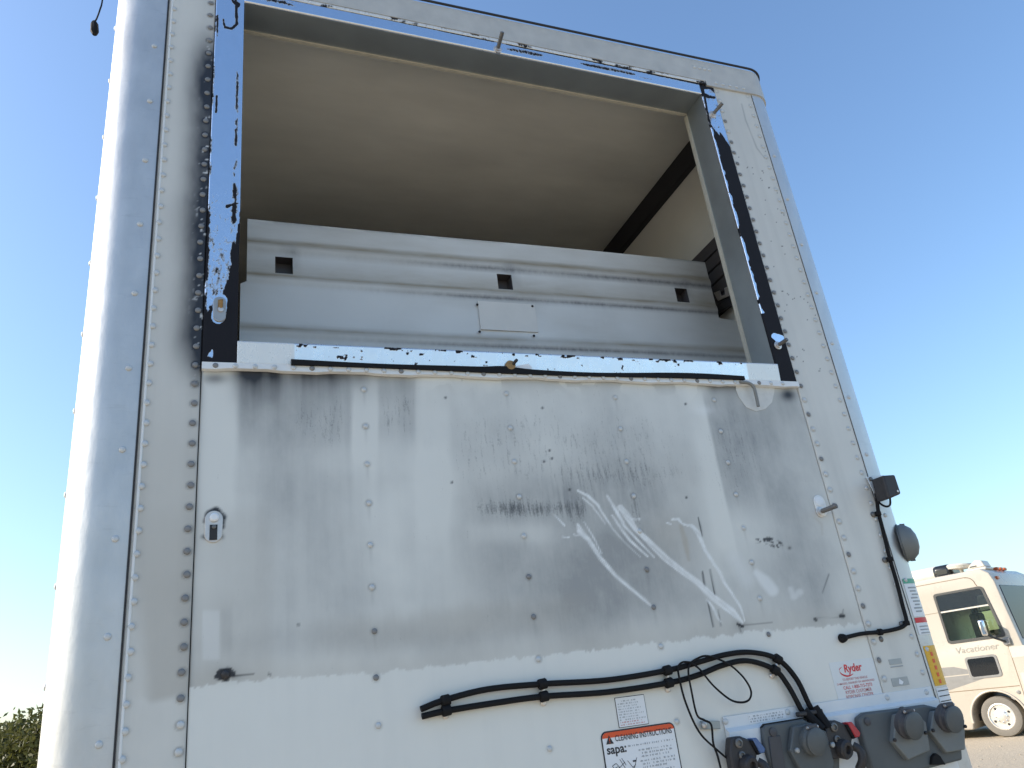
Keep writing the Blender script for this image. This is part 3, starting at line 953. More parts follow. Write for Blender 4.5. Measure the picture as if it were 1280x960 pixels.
# rolled lip under the sill
lipm = MB()
xs = np.linspace(X_S2 + .001, X_S3, 60)
for k in range(59):
    a, b_ = xs[k], xs[k + 1]
    wob = lambda q: .0025 * math.sin(q * 23) + .001 * math.sin(q * 71)
    lipm.add([(a, -.014, ZLIP + .021), (b_, -.014, ZLIP + .021), (b_, -.016, ZLIP + .002 + wob(b_)), (a, -.016, ZLIP + .002 + wob(a)), (a, -.002, ZLIP + wob(a)), (b_, -.002, ZLIP + wob(b_)), (a, -.001, ZLIP + .0215), (b_, -.001, ZLIP + .0215)],
             [(0, 3, 2, 1), (3, 4, 5, 2), (0, 1, 7, 6)])
lip = lipm.build('sill_lip', M['lip'], T)
# black gasket lying on it, its end curled down
gp = [(P(363, 455)[0], -.017, ZC + .950)] + [(x, -.017, ZC + .9475 + .003 * math.sin(x * 5)) for x in np.linspace(.25, 1.68, 18)]
gas = MB()
gpts = smooth_path(gp, 3)
for k in range(len(gpts) - 1):
    (ax, ay, az), (bx_, by_, bz_) = gpts[k], gpts[k + 1]
    ha = .0075 + .003 * math.sin(ax * 9 + 1) + .006 * math.exp(-((ax - .80) / .05) ** 2)
    hb = .0075 + .003 * math.sin(bx_ * 9 + 1) + .006 * math.exp(-((bx_ - .80) / .05) ** 2)
    gas.add([(ax, -.0225, az - .007), (bx_, -.0225, bz_ - .007), (bx_, -.0225, bz_ + hb), (ax, -.0225, az + ha), (ax, -.012, az - .007), (bx_, -.012, bz_ - .007), (bx_, -.012, bz_ + hb), (ax, -.012, az + ha)],
            [(0, 1, 2, 3), (3, 2, 6, 7), (0, 4, 5, 1)])
gas.build('gasket', M['rubber'], T)
cur = [P(a, c_, -.02) for a, c_ in ((925, 477.5), (936, 479), (942, 484), (945, 494), (948, 508))]
MB().tube(smooth_path(cur, 5), .0055, 8).build('gasket_end', plain('grey weathered gasket', (0.20, 0.20, 0.19), .6), T, 50)
tagc = [P(a, c_, -.0015) for a, c_ in [(920, 487), (924, 497), (933, 509), (945, 514), (957, 511), (965, 503), (968, 489), (968, 484), (920, 482)]]
MB().prism(tagc[::-1], (0, .001, 0)).build('sealant_patch', plain('dull sealant', (0.60, 0.60, 0.575), .6, 0, .15, 40), lower)

# ------------------------------------------------------------------ rivets, one object each
rm = MB().lathe((0, 0, 0), (0, -1, 0), [(.0084, -.001), (.0084, .0010), (.0073, .0026), (.0050, .0039), (.0019, .0044)], 12).mesh('rivet', 60)
rm.materials.append(M['rivet'])
rmd = rm.copy()
rmd.materials.clear()
rmd.materials.append(M['rivet_dark'])
rms = MB().lathe((0, 0, 0), (0, -1, 0), [(.0075, -.001), (.0075, .001), (.0055, .0030), (.002, .0040)], 10).mesh('small_rivet', 60)
rms.materials.append(M['rivet'])
rmsd = rms.copy()
rmsd.materials.clear()
rmsd.materials.append(M['rivet_dark'])


def rivet(x, y, z, parent, me=rm, nrm=None):
    o = bpy.data.objects.new('rivet', me)
    COL.objects.link(o)
    o.location = (x, y, z)
    if nrm is not None:
        o.rotation_euler = Vector((0, -1, 0)).rotation_difference(Vector(nrm)).to_euler()
    else:
        o.rotation_euler = (0, random.uniform(0, 6.28), 0)
    o.parent = parent
    return o


for k in range(-2, 43):
    z = ZC + k * SP
    j = lambda: random.uniform(-.0015, .0015)
    if k < 42:
        rivet(-0.181 + j(), -.003, z, left_panel)
    rivet(-0.070 + j(), -.003, z + .0005, left_panel, rmd if k >= 2 else rm)
for k in range(-1, 42):
    z = ZC + .006 + k * .0546
    if z < ZC + 2.28:
        rivet(1.928 + random.uniform(-.0015, .0015), -.003, z, right_panel, rmd if 16 < k < 38 or k % 3 == 0 else rm)
        rivet(2.087 + random.uniform(-.0015, .0015), -.003, z + .003, right_panel, rms)
for k in range(0, 11):
    rivet(-0.229, -.0052, ZC + .035 + k * .2225, cpl)
    if k < 10:
        rivet(2.131, -.0052, ZC + .02 + k * .2185, cpr, rms)
for k in range(0, 10):                      # on the rounded outer flank of the left corner post
    a = math.radians(82)
    rivet(XL + RC - RC * math.sin(a), -.005 + RC - RC * math.cos(a), ZC + .17 + k * .2225, cpl, rm, (-math.sin(a), -math.cos(a), 0))
for k in range(38):
    x = -.02 + k * .0503
    if x < 1.9:
        rivet(x, -.0155, ZLIP + .0105, lip, rms if k % 5 else rmsd)
for col, dk in PANEL_RIVETS:
    for i, (a, c_) in enumerate(col):
        p = P(a, c_)
        rivet(p[0], 0, p[2], lower, rmsd if i in (dk, dk + 1) else rms)
for x in (1.93, 1.965, 2.0, 2.035, 2.07):
    rivet(x, -.011, ZC + 2.335, header, rms)
for x in (1.84, 1.865, 1.89, 1.915):
    rivet(x, -.011, ZC + 2.405, header, rms)


# ------------------------------------------------------------------ studs, slots and tie hardware
def stud(a, b_, r, parent, y0=-.006, y1=-.05, m_='steel', washer=True):
    """threaded pin between two pixels, base on the face, tip standing out"""
    p, q = P(*a, y0), P(*b_, y1)
    mb = MB()
    pts = [p + (q - p) * t for t in np.linspace(0, 1, 17)]
    mb.tube(pts, [r * (1.0 if i % 2 else .88) for i in range(17)], 10)
    o = mb.build('stud', M[m_], parent, 30)
    if washer:
        MB().lathe((p[0], y0 - .001, p[2]), (0, -1, 0), [(r * 2.1, -.004), (r * 2.1, .002), (r * 1.5, .003), (r * 1.5, .007), (r * .9, .0075)], 14).build('washer', M['zinc'], o, 30)
    return o


stud((622, 62), (628, 40), .008, T, -.0085, -.07)
stud((891, 143), (903, 129), .008, T, -.0085, -.06)
stud((972, 432), (984, 424), .0075, T, -.0085, -.05)
stud((1025, 640), (1046, 632), .0085, T, -.001, -.055)
stud((276, 388), (277, 374), .005, T, -.0085, -.03, 'rust')


def slot_plate(c, w, h, parent, y, m_, slot=True):
    p = P(*c, y)
    out, inn = [], []
    for k in range(24):
        a = 2 * math.pi * k / 24
        zz = (h / 2 - w / 2) * (1 if math.sin(a) >= 0 else -1)
        out.append((p[0] + w / 2 * math.cos(a), y, p[2] + zz + w / 2 * math.sin(a)))
        inn.append((p[0] + w / 3.2 * math.cos(a), y + .006, p[2] + zz * .85 + w / 3.2 * math.sin(a)))
    mb = MB().prism(out[::-1], (0, .004, 0))
    o = mb.build('slot_plate', M[m_], parent, bevel=.0012, segs=1)
    return o, p


sp, p = slot_plate((267, 658), .042, .080, T, -.004, 'zinc')
MB().box((p[0] - .009, -.0066, p[2] - .034), (p[0] + .009, -.0052, p[2] + .004)).build('slot', M['dark'], sp)
MB().lathe((p[0] + .001, -.005, p[2] + .022), (0, -1, 0), [(.011, 0), (.011, .004), (.007, .007)], 16).build('slot_button', M['d_white'], sp, 30)
MB().lathe((p[0] + .001, -.0066, p[2] - .002), (0, -1, 0), [(.005, 0), (.005, .004), (.002, .005)], 10).build('slot_pin', M['steel'], sp, 30)
sp, p = slot_plate((274.5, 386), .034, .078, T, -.0125, 'd_silver')
MB().box((p[0] - .005, -.0142, p[2] - .006), (p[0] + .006, -.0127, p[2] + .028)).build('slot', M['rust'], sp)
sp, p = slot_plate((1026, 632), .046, .072, T, -.004, 'lip')
MB().lathe((p[0] - .002, -.004, p[2] + .014), (0, -1, 0), [(.016, 0), (.016, .002), (.011, .003)], 18).build('slot_button', M['d_white'], sp, 30)
# rusty hook on the sill
hk = MB()
p = P(638, 457, -.018)
hk.lathe(p, (0, -1, 0), [(.016, 0), (.016, .004), (.011, .006)], 16)
hook = hk.build('sill_clip', M['rust'], T, 30)
MB().tube([P(640, 458, -.016), P(644, 452, -.03), P(646, 450, -.04)], .005, 8).build('clip_pin', M['iron'], hook, 40)
q0 = [P(a, c_, -.0125) for a, c_ in ((645, 458), (660, 455), (665, 460), (662, 464), (646, 464))]
MB().prism(q0[::-1], (0, -.003, 0)).build('clip_tab', M['d_white'], hook)
# nail stub by the top rail and burnt bolt at the lower left
MB().lathe(P(282, 843, 0), (-.2, -1, -.1), [(.011, 0), (.010, .006), (.006, .009), (.003, .010)], 7).build('burnt_bolt', M['iron'], lower, 30)


# ------------------------------------------------------------------ lettering and decals
def text_mesh(body, x0, x1, z0, z1, y, m_, parent, name='lettering', bold=0.0, shear=0.0, keep=False):
    cu = bpy.data.curves.new('t', 'FONT')
    cu.body = body
    cu.shear = shear
    cu.offset = bold
    cu.resolution_u = 3
    o = bpy.data.objects.new('t', cu)
    COL.objects.link(o)
    bpy.context.view_layer.update()
    me = bpy.data.meshes.new_from_object(o.evaluated_get(bpy.context.evaluated_depsgraph_get()))
    bpy.data.objects.remove(o)
    co = np.zeros(len(me.vertices) * 3)
    me.vertices.foreach_get('co', co)
    co = co.reshape(-1, 3)
    lo, hi = co.min(0), co.max(0)
    sx, sz = (x1 - x0) / (hi[0] - lo[0]), (z1 - z0) / (hi[1] - lo[1])
    out = np.stack([x0 + (co[:, 0] - lo[0]) * sx, np.full(len(co), y), z0 + (co[:, 1] - lo[1]) * sz], 1)
    me.vertices.foreach_set('co', out.ravel())
    me.materials.clear()
    me.name = name
    me.update()
    return obj(name, me, M[m_] if isinstance(m_, str) else m_, parent)


def dashes(mb, x0, x1, z, h, y, seed=0, ragged=0.25):
    """a line of print too small to read"""
    r = random.Random(seed)
    x = x0
    end = x1 - r.random() * ragged * (x1 - x0)
    while x < end:
        w = h * r.uniform(.5, 2.8)
        w = min(w, end - x)
        n = max(1, int(w / (h * .62)))
        for i in range(n):
            if r.random() < .86:
                a = x + i * h * .62
                t = r.choice((0, 1, 2))
                zl, zh = (z, z + h) if t else (z + h * .15, z + h * .75)
                mb.add([(a, y, zl), (a + h * .42, y, zl), (a + h * .42, y, zh), (a, y, zh)], [(0, 1, 2, 3)])
        x += w + h * .55


def rrect(x0, x1, z0, z1, y, r, n=5):
    pts = []
    for cx, cz, a0 in ((x1 - r, z1 - r, 0), (x0 + r, z1 - r, 90), (x0 + r, z0 + r, 180), (x1 - r, z0 + r, 270)):
        for k in range(n + 1):
            a = math.radians(a0 + 90 * k / n)
            pts.append((cx + r * math.cos(a), y, cz + r * math.sin(a)))
    return pts


def plate_poly(pts, m_, parent, name, t=.0008):
    return MB().prism(pts[::-1], (0, t, 0)).build(name, M[m_], parent)


# cleaning notice
bx0, bx1, bz1, bz0 = 0.949, 1.172, ZC - .082, ZC - .222
cn = plate_poly(rrect(bx0, bx1, bz0, bz1, -.0012, .016), 'd_black', T, 'cleaning_notice')
cn['label'] = 'orange and white cleaning notice'
plate_poly(rrect(bx0 + .0035, bx1 - .0035, bz0 + .0035, bz1 - .0035, -.0020, .013), 'd_white', cn, 'notice_sheet', .0006)
band = [p for p in rrect(bx0 + .0035, bx1 - .0035, bz1 - .060, bz1 - .0035, -.0026, .013)]
band = [(p[0], p[1], max(p[2], bz1 - .034)) for p in band][:12]
plate_poly(band, 'd_orange', cn, 'notice_band', .0005)
text_mesh('CLEANING INSTRUCTIONS', bx0 + .040, bx1 - .012, bz1 - .027, bz1 - .0125, -.0031, 'd_black', cn, bold=.008)
tri = [(bx0 + .012, -.0031, bz1 - .031), (bx0 + .034, -.0031, bz1 - .031), (bx0 + .023, -.0031, bz1 - .010)]
MB().add(tri, [(0, 1, 2)]).build('warning_triangle', M['d_black'], cn)
text_mesh('!', bx0 + .0218, bx0 + .0242, bz1 - .029, bz1 - .016, -.0035, 'd_orange', cn, bold=.01)
text_mesh('sapa:', bx0 + .011, bx0 + .068, bz1 - .062, bz1 - .040, -.0026, 'd_black', cn, bold=.022)
pr = MB()
dashes(pr, bx0 + .074, bx1 - .010, bz1 - .0445, .0042, -.0026, 1, .02)
zz = bz1 - .058
for i in range(9):
    dashes(pr, bx0 + (.103 if i in (0, 3, 6) else .109), bx1 - .014, zz, .0046, -.0026, 10 + i, .3 if i in (2, 5, 8) else .06)
    zz -= .0078 if i not in (2, 5) else .0105
dashes(pr, bx0 + .095, bx1 - .02, bz0 + .012, .0032, -.0026, 33, .05)
pr.build('small_print', M['d_grey'], cn)
pic = MB()
for pts in ([(.020, .083), (.032, .078), (.040, .088), (.030, .096), (.020, .083)], [(.016, .104), (.058, .098)], [(.016, .104), (.016, .125)], [(.044, .070), (.056, .092)], [(.050, .068), (.060, .086)],
            [(.024, .090), (.036, .086)], [(.036, .092), (.058, .078)], [(.066, .076), (.096, .118)], [(.094, .072), (.070, .122)], [(.072, .110), (.080, .104), (.086, .110)], [(.078, .094), (.088, .088)]):
    for a, b_ in zip(pts[:-1], pts[1:]):
        dx, dz = b_[0] - a[0], b_[1] - a[1]
        L = math.hypot(dx, dz)
        nx, nz = -dz / L * .0007, dx / L * .0007
        pic.add([(bx0 + a[0] + nx, -.0026, bz1 - a[1] - nz), (bx0 + b_[0] + nx, -.0026, bz1 - b_[1] - nz), (bx0 + b_[0] - nx, -.0026, bz1 - b_[1] + nz), (bx0 + a[0] - nx, -.0026, bz1 - a[1] + nz)], [(0, 1, 2, 3)])
for (a, c_) in ((.076, .107), (.090, .104), (.086, .079)):
    pic.box((bx0 + a - .005, -.0028, bz1 - c_ - .002), (bx0 + a + .005, -.0026, bz1 - c_ + .002))
pic.build('pictogram', M['d_black'], cn)
# small paper notice above it
sx0, sx1, sz0, sz1 = 1.006, 1.096, ZC - .079, ZC - .004
sn = plate_poly(rrect(sx0, sx1, sz0, sz1, -.0012, .001, 1), 'd_black', T, 'paper_notice')
plate_poly(rrect(sx0 + .0015, sx1 - .0015, sz0 + .0015, sz1 - .0015, -.0018, .001, 1), 'd_white', sn, 'notice_sheet', .0005)
pr, pr2 = MB(), MB()
for i in range(8):
    dashes(pr, sx0 + (.018 if i == 0 else .006), sx1 - (.022 if i == 0 else .006), sz1 - .012 - i * .0066, .0034, -.0023, 50 + i, .25)
for i in range(2):
    dashes(pr2, sx0 + .006, sx1 - .006, sz1 - .064 - i * .0062, .0032, -.0023, 70 + i, .1)
pr.build('small_print', M['d_grey'], sn)
pr2.build('small_print', M['d_pink'], sn)
MB().box((P(829, 957)[0] - .08, -.0016, bz0 - .03), (P(853, 957)[0], -.0008, bz0 - .006)).build('lower_notice', M['d_white'], T)

# red rental decal
rd = plate_poly(rrect(1.738, 1.908, ZC - .094, ZC + .016, -.0008, .002, 1), 'd_clear', T, 'rental_decal', .0005)
text_mesh('Ryder', 1.788, 1.858, ZC - .024, ZC + .006, -.0014, 'd_red', rd, bold=.028, shear=.12)
swo = MB()
sw = [(1.782, ZC + .000), (1.771, ZC - .006), (1.770, ZC - .014), (1.778, ZC - .022), (1.792, ZC - .027), (1.806, ZC - .0265), (1.818, ZC - .023)]
swp = smooth_path([(a, 0, c_) for a, c_ in sw], 4)
for k in range(len(swp) - 1):
    w0 = .0022 * math.sin(math.pi * (k + .6) / (len(swp) + .2)) + .0004
    a, b_ = swp[k], swp[k + 1]
    swo.add([(a[0], -.0014, a[2] + w0), (b_[0], -.0014, b_[2] + w0), (b_[0], -.0014, b_[2] - w0), (a[0], -.0014, a[2] - w0)], [(0, 1, 2, 3)])
swo.build('swoosh', M['d_red'], rd)
for i, (s, a, b_, zb_, h, mm) in enumerate((('TO REPORT THIS VEHICLE', 1.772, 1.868, -.0395, .0065, 'd_pink'), ('DAMAGED, DISABLED OR ABANDONED', 1.748, 1.892, -.0505, .0065, 'd_pink'),
                                            ('CALL 1-800-715-7273', 1.768, 1.878, -.0635, .0095, 'd_red'), ('RYDER CUSTOMER', 1.772, 1.872, -.0765, .0095, 'd_pink'), ('RESPONSE CENTER', 1.770, 1.874, -.0895, .0095, 'd_pink'))):
    text_mesh(s, a, b_, ZC + zb_, ZC + zb_ + h, -.0014, mm, rd, bold=.004)
# two foil labels on the right panel
for (c_, w, h) in (((1119, 827), .05, .016), ((1125, 852), .066, .024)):
    p = P(*c_, -.003)
    fl = MB().box((p[0] - w / 2, -.0042, p[2] - h / 2), (p[0] + w / 2, -.0032, p[2] + h / 2)).build('foil_label', M['d_silver'], T)
    if w < .06:
        MB().box((p[0] - w / 2, -.0044, p[2] - h / 2 - .008), (p[0] + w / 2, -.0034, p[2] - h / 2 - .005)).build('barcode_line', M['d_grey'], fl)
    else:
        MB().add([(p[0] - .008, -.0048, p[2] - .006), (p[0] + .004, -.0048, p[2] - .009), (p[0] + .012, -.0048, p[2] - .002), (p[0] - .002, -.0048, p[2] + .009)], [(0, 1, 2, 3)]).build('torn_spot', M['d_white'], fl)


def post_decal(name, m_, pya, pyb, s0, s1, parent=cpr, off=.001, n=8):
    """sticker wrapped round the right corner post between two photo heights (at its seam edge)"""
    za, zb_ = P(*pya, -.005)[2], P(*pyb, -.005)[2]
    vs, fs = [], []
    for k in range(n + 1):
        s = s0 + (s1 - s0) * k / n
        fl = XR - RC - X_S4
        if s < fl:
            x, y = X_S4 + s, -.005 - off
        else:
            a = (s - fl) / RC
            x, y = XR - RC + (RC + off) * math.sin(a), -.005 + RC - (RC + off) * math.cos(a)
        vs += [(x, y, zb_), (x, y, za)]
    for k in range(n):
        fs.append((2 * k, 2 * k + 2, 2 * k + 3, 2 * k + 1))
    return MB().add(vs, fs).build(name, M[m_] if isinstance(m_, str) else m_, parent, 60)


S0, S1 = .010, .085
d1 = post_decal('white_sticker', 'd_white', (1125, 724), (1141, 771), S0, S1)
post_decal('green_band', 'd_green', (1125, 724), (1127, 730), S0, S1, cpr, .0016)
for k in range(8):
    t0, t1 = .22 + k * .09, .22 + k * .09 + .04
    f_ = lambda t: (1125 + 16 * t, 724 + 47 * t)
    post_decal('print_line', 'd_grey', f_(t0), f_(t1), S0 + .012 + .004 * (k % 3), S1 - .012 * (1 + k % 2), cpr, .0016)
post_decal('white_sticker', 'd_white', (1141.5, 772.5), (1148, 794), S0, S1)
post_decal('red_band', 'd_red', (1141.5, 772.5), (1143.5, 779), S0, S1, cpr, .0016)
for k in range(3):
    post_decal('print_line', 'd_grey', (1144.5 + k * 1.5, 783 + k * 4), (1145 + k * 1.5, 784.5 + k * 4), S0 + .01, S1 - .01, cpr, .0016)
post_decal('yellow_sticker', 'd_yellow', (1152, 808), (1167, 858), S0, S1)
for k in range(5):
    post_decal('print_mark', 'd_orange', (1154.5 + k * 2.6, 816 + k * 8.6), (1156 + k * 2.6, 821 + k * 8.6), S0 + .022, S0 + .034, cpr, .0016)
post_decal('white_sticker', 'd_white', (1167, 861), (1174, 882), S0, S1)
for k in range(3):
    post_decal('print_line', 'd_black', (1168 + k * 2, 864 + k * 6.5), (1168.4 + k * 2, 865.2 + k * 6.5), S0 + .004, S1 - .004, cpr, .0016)

# ------------------------------------------------------------------ connector plate at the bottom right
PZ = ZC - .088
pl_ = MB()
px0, px1 = 1.327, 2.100
prof = [(-.0015, PZ), (-.005, PZ - .001), (-.005, PZ - .030), (-.020, PZ - .040), (-.020, Z0 + .02), (-.001, Z0 + .02)]
vs = [(px0, y, z) for y, z in prof] + [(px1, y, z) for y, z in prof]
n = len(prof)
pl_.add(vs, [(i, i + 1, i + n + 1, i + n) for i in range(n - 1)] + [tuple(range(n - 1, -1, -1)), tuple(range(n, 2 * n))])
cplate = pl_.build('connector_plate', plain('white plate paint', (0.66, 0.69, 0.71), .35, 0, .08, 12), T)
for (a, c_) in ((907, 902), (984.5, 890), (1109, 872), (1158, 865)):
    p = P(a, c_, -.005)
    rivet(p[0], -.005, p[2], cplate, rm)
p0, p1 = P(935, 894, -.006), P(979, 889, -.006)
lb = MB().box((p0[0], -.0062, PZ - .028), (p1[0] + .005, -.0053, PZ - .004)).build('plate_label', M['d_white'], cplate)
pr = MB()
for i in range(3):
    dashes(pr, p0[0] + .003, p1[0], PZ - .0115 - i * .0068, .0042, -.0067, 90 + i, .08)
pr.build('small_print', M['d_grey'], lb)
q0 = [P(a, c_, -.012) for a, c_ in ((875, 901), (900, 901), (901, 911), (876, 912))]
br = MB().prism(q0[::-1], (0, .003, 0)).build('wire_bracket', M['reveal'], T, bevel=.001, segs=1)
p = P(880, 906.5, -.013)
MB().lathe(p, (0, -1, 0), [(.008, 0), (.008, .004), (.004, .006)], 12).build('bolt', M['zinc'], br, 30)

YP = -.020


def pxpoly(pts, y):
    return [P(a, c_, y) for a, c_ in pts][::-1]


def lid_socket(c, parent, ybase, r=.036, L=.026, tilt=-.20, lidm='plastic', bodym='plastic3'):
    p = P(*c, ybase)
    ax = Vector((0.10, -1, tilt)).normalized()
    s = MB().lathe(p, ax, [(r * 1.12, -.004), (r * 1.12, .010), (r * .98, .014), (r * .95, L)], 24).build('socket_body', M[bodym], parent, 40)
    e = np.array(p) + np.array(ax) * L
    MB().lathe(e, ax, [(r * 1.02, 0), (r * 1.06, .002), (r * 1.06, .008), (r * .9, .012), (r * .2, .0135)], 24).build('socket_lid', M[lidm], parent, 40)
    h = np.array(e) + np.array((0, -.002, r * 1.02))
    MB().box((h[0] - .016, h[1] - .006, h[2] - .006), (h[0] + .016, h[1] + .010, h[2] + .010)).build('lid_hinge', M['plastic3'], parent, bevel=.003, segs=1)
    MB().tube([h + np.array((-.019, 0, .002)), h + np.array((.019, 0, .002))], .004, 8).build('hinge_pin', M['zinc'], parent, 40)
    return s


# big double socket housing
H = pxpoly([(1077, 915), (1074, 897), (1082, 890.5), (1118, 886), (1157, 880.5), (1172, 884), (1200, 887), (1204, 950), (1145, 965), (1100, 985), (1090, 960)], -.045)
hb = MB().prism(H, (0, .026, 0)).build('socket_housing', M['plastic'], T, bevel=.007, segs=3)
hb['label'] = 'large grey double socket housing'
k1 = pxpoly([(1120, 893), (1141, 887.5), (1158, 903), (1163, 938), (1136, 950), (1117, 927)], -.062)
MB().prism(k1, (0, .02, 0)).build('socket_pad', M['plastic2'], hb, bevel=.003, segs=2)
k2 = pxpoly([(1167, 889), (1194, 884), (1206, 900), (1207, 937), (1184, 941), (1163, 914)], -.062)
MB().prism(k2, (0, .02, 0)).build('socket_pad', M['plastic2'], hb, bevel=.003, segs=2)
lid_socket((1131, 905), hb, -.062)
lid_socket((1181, 897), hb, -.062)
for (a, c_) in ((1084, 902), (1128, 888)):
    p = P(a, c_, -.045)
    MB().lathe(p, (0, -1, 0), [(.011, -.002), (.011, .003), (.006, .005)], 14).build('housing_boss', M['plastic3'], hb, 30)
for (a, c_) in ((1118, 925), (1157, 916), (1166, 913), (1206, 908)):
    p = P(a, c_, -.064)
    MB().lathe(p, (0, -1, 0), [(.005, -.001), (.005, .004), (.002, .006)], 10).build('bolt', M['iron'], hb, 30)
MB().prism(pxpoly([(1165, 956), (1166, 946), (1170, 941), (1176, 945), (1183, 956)], -.055), (0, .012, 0)).build('drain_notch', M['rubber'], hb, bevel=.002, segs=1)

# single socket plate
H = pxpoly([(955, 930), (953, 910), (957, 906), (1004, 898.5), (1012, 903), (1050, 930), (1050, 990), (975, 990)], -.034)
sb_ = MB().prism(H, (0, .0145, 0)).build('socket_plate', M['plastic'], T, bevel=.005, segs=2)
sb_['label'] = 'charcoal single socket on its backing plate'
MB().prism(pxpoly([(955.5, 925), (952.5, 909), (956, 904.6), (1004, 897), (1010, 900), (1004, 902), (958, 909), (957, 925)], -.030), (0, .010, 0)).build('gasket_rim', M['rubber'], sb_)
MB().prism(pxpoly([(961, 921), (976, 919), (985, 975), (968, 975)], -.0375), (0, .004, 0)).build('pressed_panel', M['plastic3'], sb_, bevel=.0015, segs=1)
MB().prism(pxpoly([(992, 908), (1014, 903.5), (1033, 914), (1044, 955), (1040, 965), (1005, 970), (988, 938)], -.052), (0, .019, 0)).build('socket_pad', M['plastic'], sb_, bevel=.004, segs=2)
lid_socket((1013, 926), sb_, -.052, .034, .018, -.12, 'plastic', 'plastic')
for (a, c_) in ((996, 938), (1040, 931)):
    p = P(a, c_, -.054)
    MB().lathe(p, (0, -1, 0), [(.007, -.001), (.007, .005), (.004, .007)], 12).build('bolt', M['d_silver'], sb_, 30)
MB().lathe(P(966, 915, -.034), (0, -1, 0), [(.012, -.001), (.012, .004), (.005, .006)], 14).build('housing_boss', M['plastic3'], sb_, 30)


# air couplings
def coupling(c, flip, tagm, name):
    ox, oy = c
    H = pxpoly([(ox, oy), (ox + 12, oy - 2), (ox + 24, oy + 3), (ox + 33, oy + 20), (ox + 30, oy + 44), (ox + 4, oy + 48), (ox - 1, oy + 20)], -.050)
    o = MB().prism(H, (0, .030, 0)).build('air_coupling', M['iron'], T, bevel=.005, segs=2)
    o['label'] = name
    for (a, c2, r) in ((ox + 9, oy + 7, .012), (ox + 13, oy + 22, .010)):
        MB().lathe(P(a, c2, -.050), (0, -1, 0), [(r, -.002), (r, .004), (r * .6, .006), (r * .5, .002)], 16).build('coupling_boss', M['steel'], o, 30)
    MB().lathe(P(ox + 20, oy + 34, -.050), (.2, -1, -.2), [(.026, -.004), (.026, .014), (.021, .020), (.012, .020), (.010, .010)], 20).build('coupling_mouth', M['iron'], o, 30)
    t = pxpoly([(ox + 27, oy + 1), (ox + 32, oy), (ox + 43, oy + 14), (ox + 42, oy + 19), (ox + 37, oy + 20)], -.060)
    MB().prism(t, (0, .030, 0)).build('coupling_tag', M[tagm], o, bevel=.002, segs=1)
    t = pxpoly([(ox + 24, oy + 4), (ox + 29, oy + 3), (ox + 40, oy + 19), (ox + 34, oy + 22)], -.056)
    MB().prism(t, (0, .020, 0)).build('coupling_arm', M['rubber'], o, bevel=.002, segs=1)
    MB().tube(smooth_path([P(ox + 33, oy + 30, -.05), P(ox + 42, oy + 36, -.06), P(ox + 45, oy + 48, -.062), P(ox + 41, oy + 60, -.05)], 5), .012, 10).build('coupling_elbow', M['iron'], o, 40)
    return o


coupling((914, 922), 1, 'blue', 'black air coupling with a blue tag')
coupling((1033, 902), 1, 'red', 'black air coupling with a red tag')

# ------------------------------------------------------------------ cables
def cable(name, pts, r, y, parent=T, seg=8, n=7):
    pp = []
    for q in pts:
        yy = q[2] if len(q) > 2 else y
        pp.append(P(q[0], q[1], yy))
    return MB().tube(smooth_path(pp, n), r, seg).build(name, M['rubber'], parent, 60)


U = [(526, 886.5), (556, 875), (610, 861.5), (678, 855), (760, 850), (834, 838), (872, 828), (908, 818), (940, 815.5), (972, 824), (995, 848), (1011, 880), (1019, 893), (1032, 910, -.035)]
L_ = [(527.5, 895.5), (558, 888.5), (620, 878.5), (680, 870.5), (760, 865), (836, 853.5), (872, 844), (905, 831), (935, 826), (968, 837), (985, 857), (1001, 886), (1007, 894), (1016, 908, -.035)]
c1 = cable('air_hose', U, .0076, -.016, seg=10)
c2 = cable('air_hose', L_, .0076, -.016, seg=10)
for (a, b_, par) in (((557, 875.5), (558, 888), c1), ((678, 855), (680, 870.5), c1), ((834, 838), (836, 853.5), c1), ((972, 824), (969, 837.5), c1)):
    for (pp, par2) in ((a, c1), (b_, c2)):
        i = 1 if pp[0] < 960 else .75
        d = np.array([1, 0, .12 if pp[0] < 960 else -.75])
        d = d / np.linalg.norm(d)
        q = P(*pp, -.016)
        MB().lathe(q - d * .011, d, [(.012, 0), (.0135, .002), (.0135, .020), (.012, .022)], 14).build('hose_clamp', M['rubber'], par2, 40)
    qa, qb = P(*a, -.012), P(*b_, -.012)
    MB().tube([qa, qb + (qb - qa) * .45], .0055, 8).build('clamp_strap', M['zinc'], c1, 40)
    e = qb + (qb - qa) * .50
    MB().lathe((e[0], -.001, e[2]), (0, -1, 0), [(.0085, 0), (.0085, .004), (.005, .007)], 12).build('clamp_screw', M['zinc'], c1, 40)
for (a, b_) in (((1005, 888), (1028, 912)), ((1018, 884), (1036, 910))):
    MB().tube([P(*a, -.022), P(*b_, -.045)], .0125, 12).build('hose_sleeve', M['rubber'], c1, 40)
MB().box(P(1001, 896, -.035), P(1022, 886, -.012)).build('sleeve_bracket', M['iron'], c1, bevel=.003, segs=1)
cable('thin_wire', [(864, 828), (853.7, 827.7), (848, 833), (848.6, 845), (857, 878), (874, 915), (897, 938), (925, 962), (940, 985)], .0030, -.026, seg=6)
cable('thin_wire', [(902, 965), (897, 945), (891.6, 929), (889, 906), (880, 900), (871, 893), (864, 862), (860.6, 842), (862, 831), (870, 824), (884.7, 820), (908.7, 829, -.03), (925, 842, -.03), (935, 855), (939, 866), (936, 875),
                    (926, 878), (912, 874), (891.6, 857), (874, 836), (862, 828)], .0030, -.028, seg=6)
rc = [(1096, 619, -.02), (1098, 640), (1103, 660), (1112, 697), (1121, 728), (1128, 756), (1133, 776), (1129, 783), (1117, 787), (1100, 790), (1078, 792), (1060, 796), (1052, 798)]
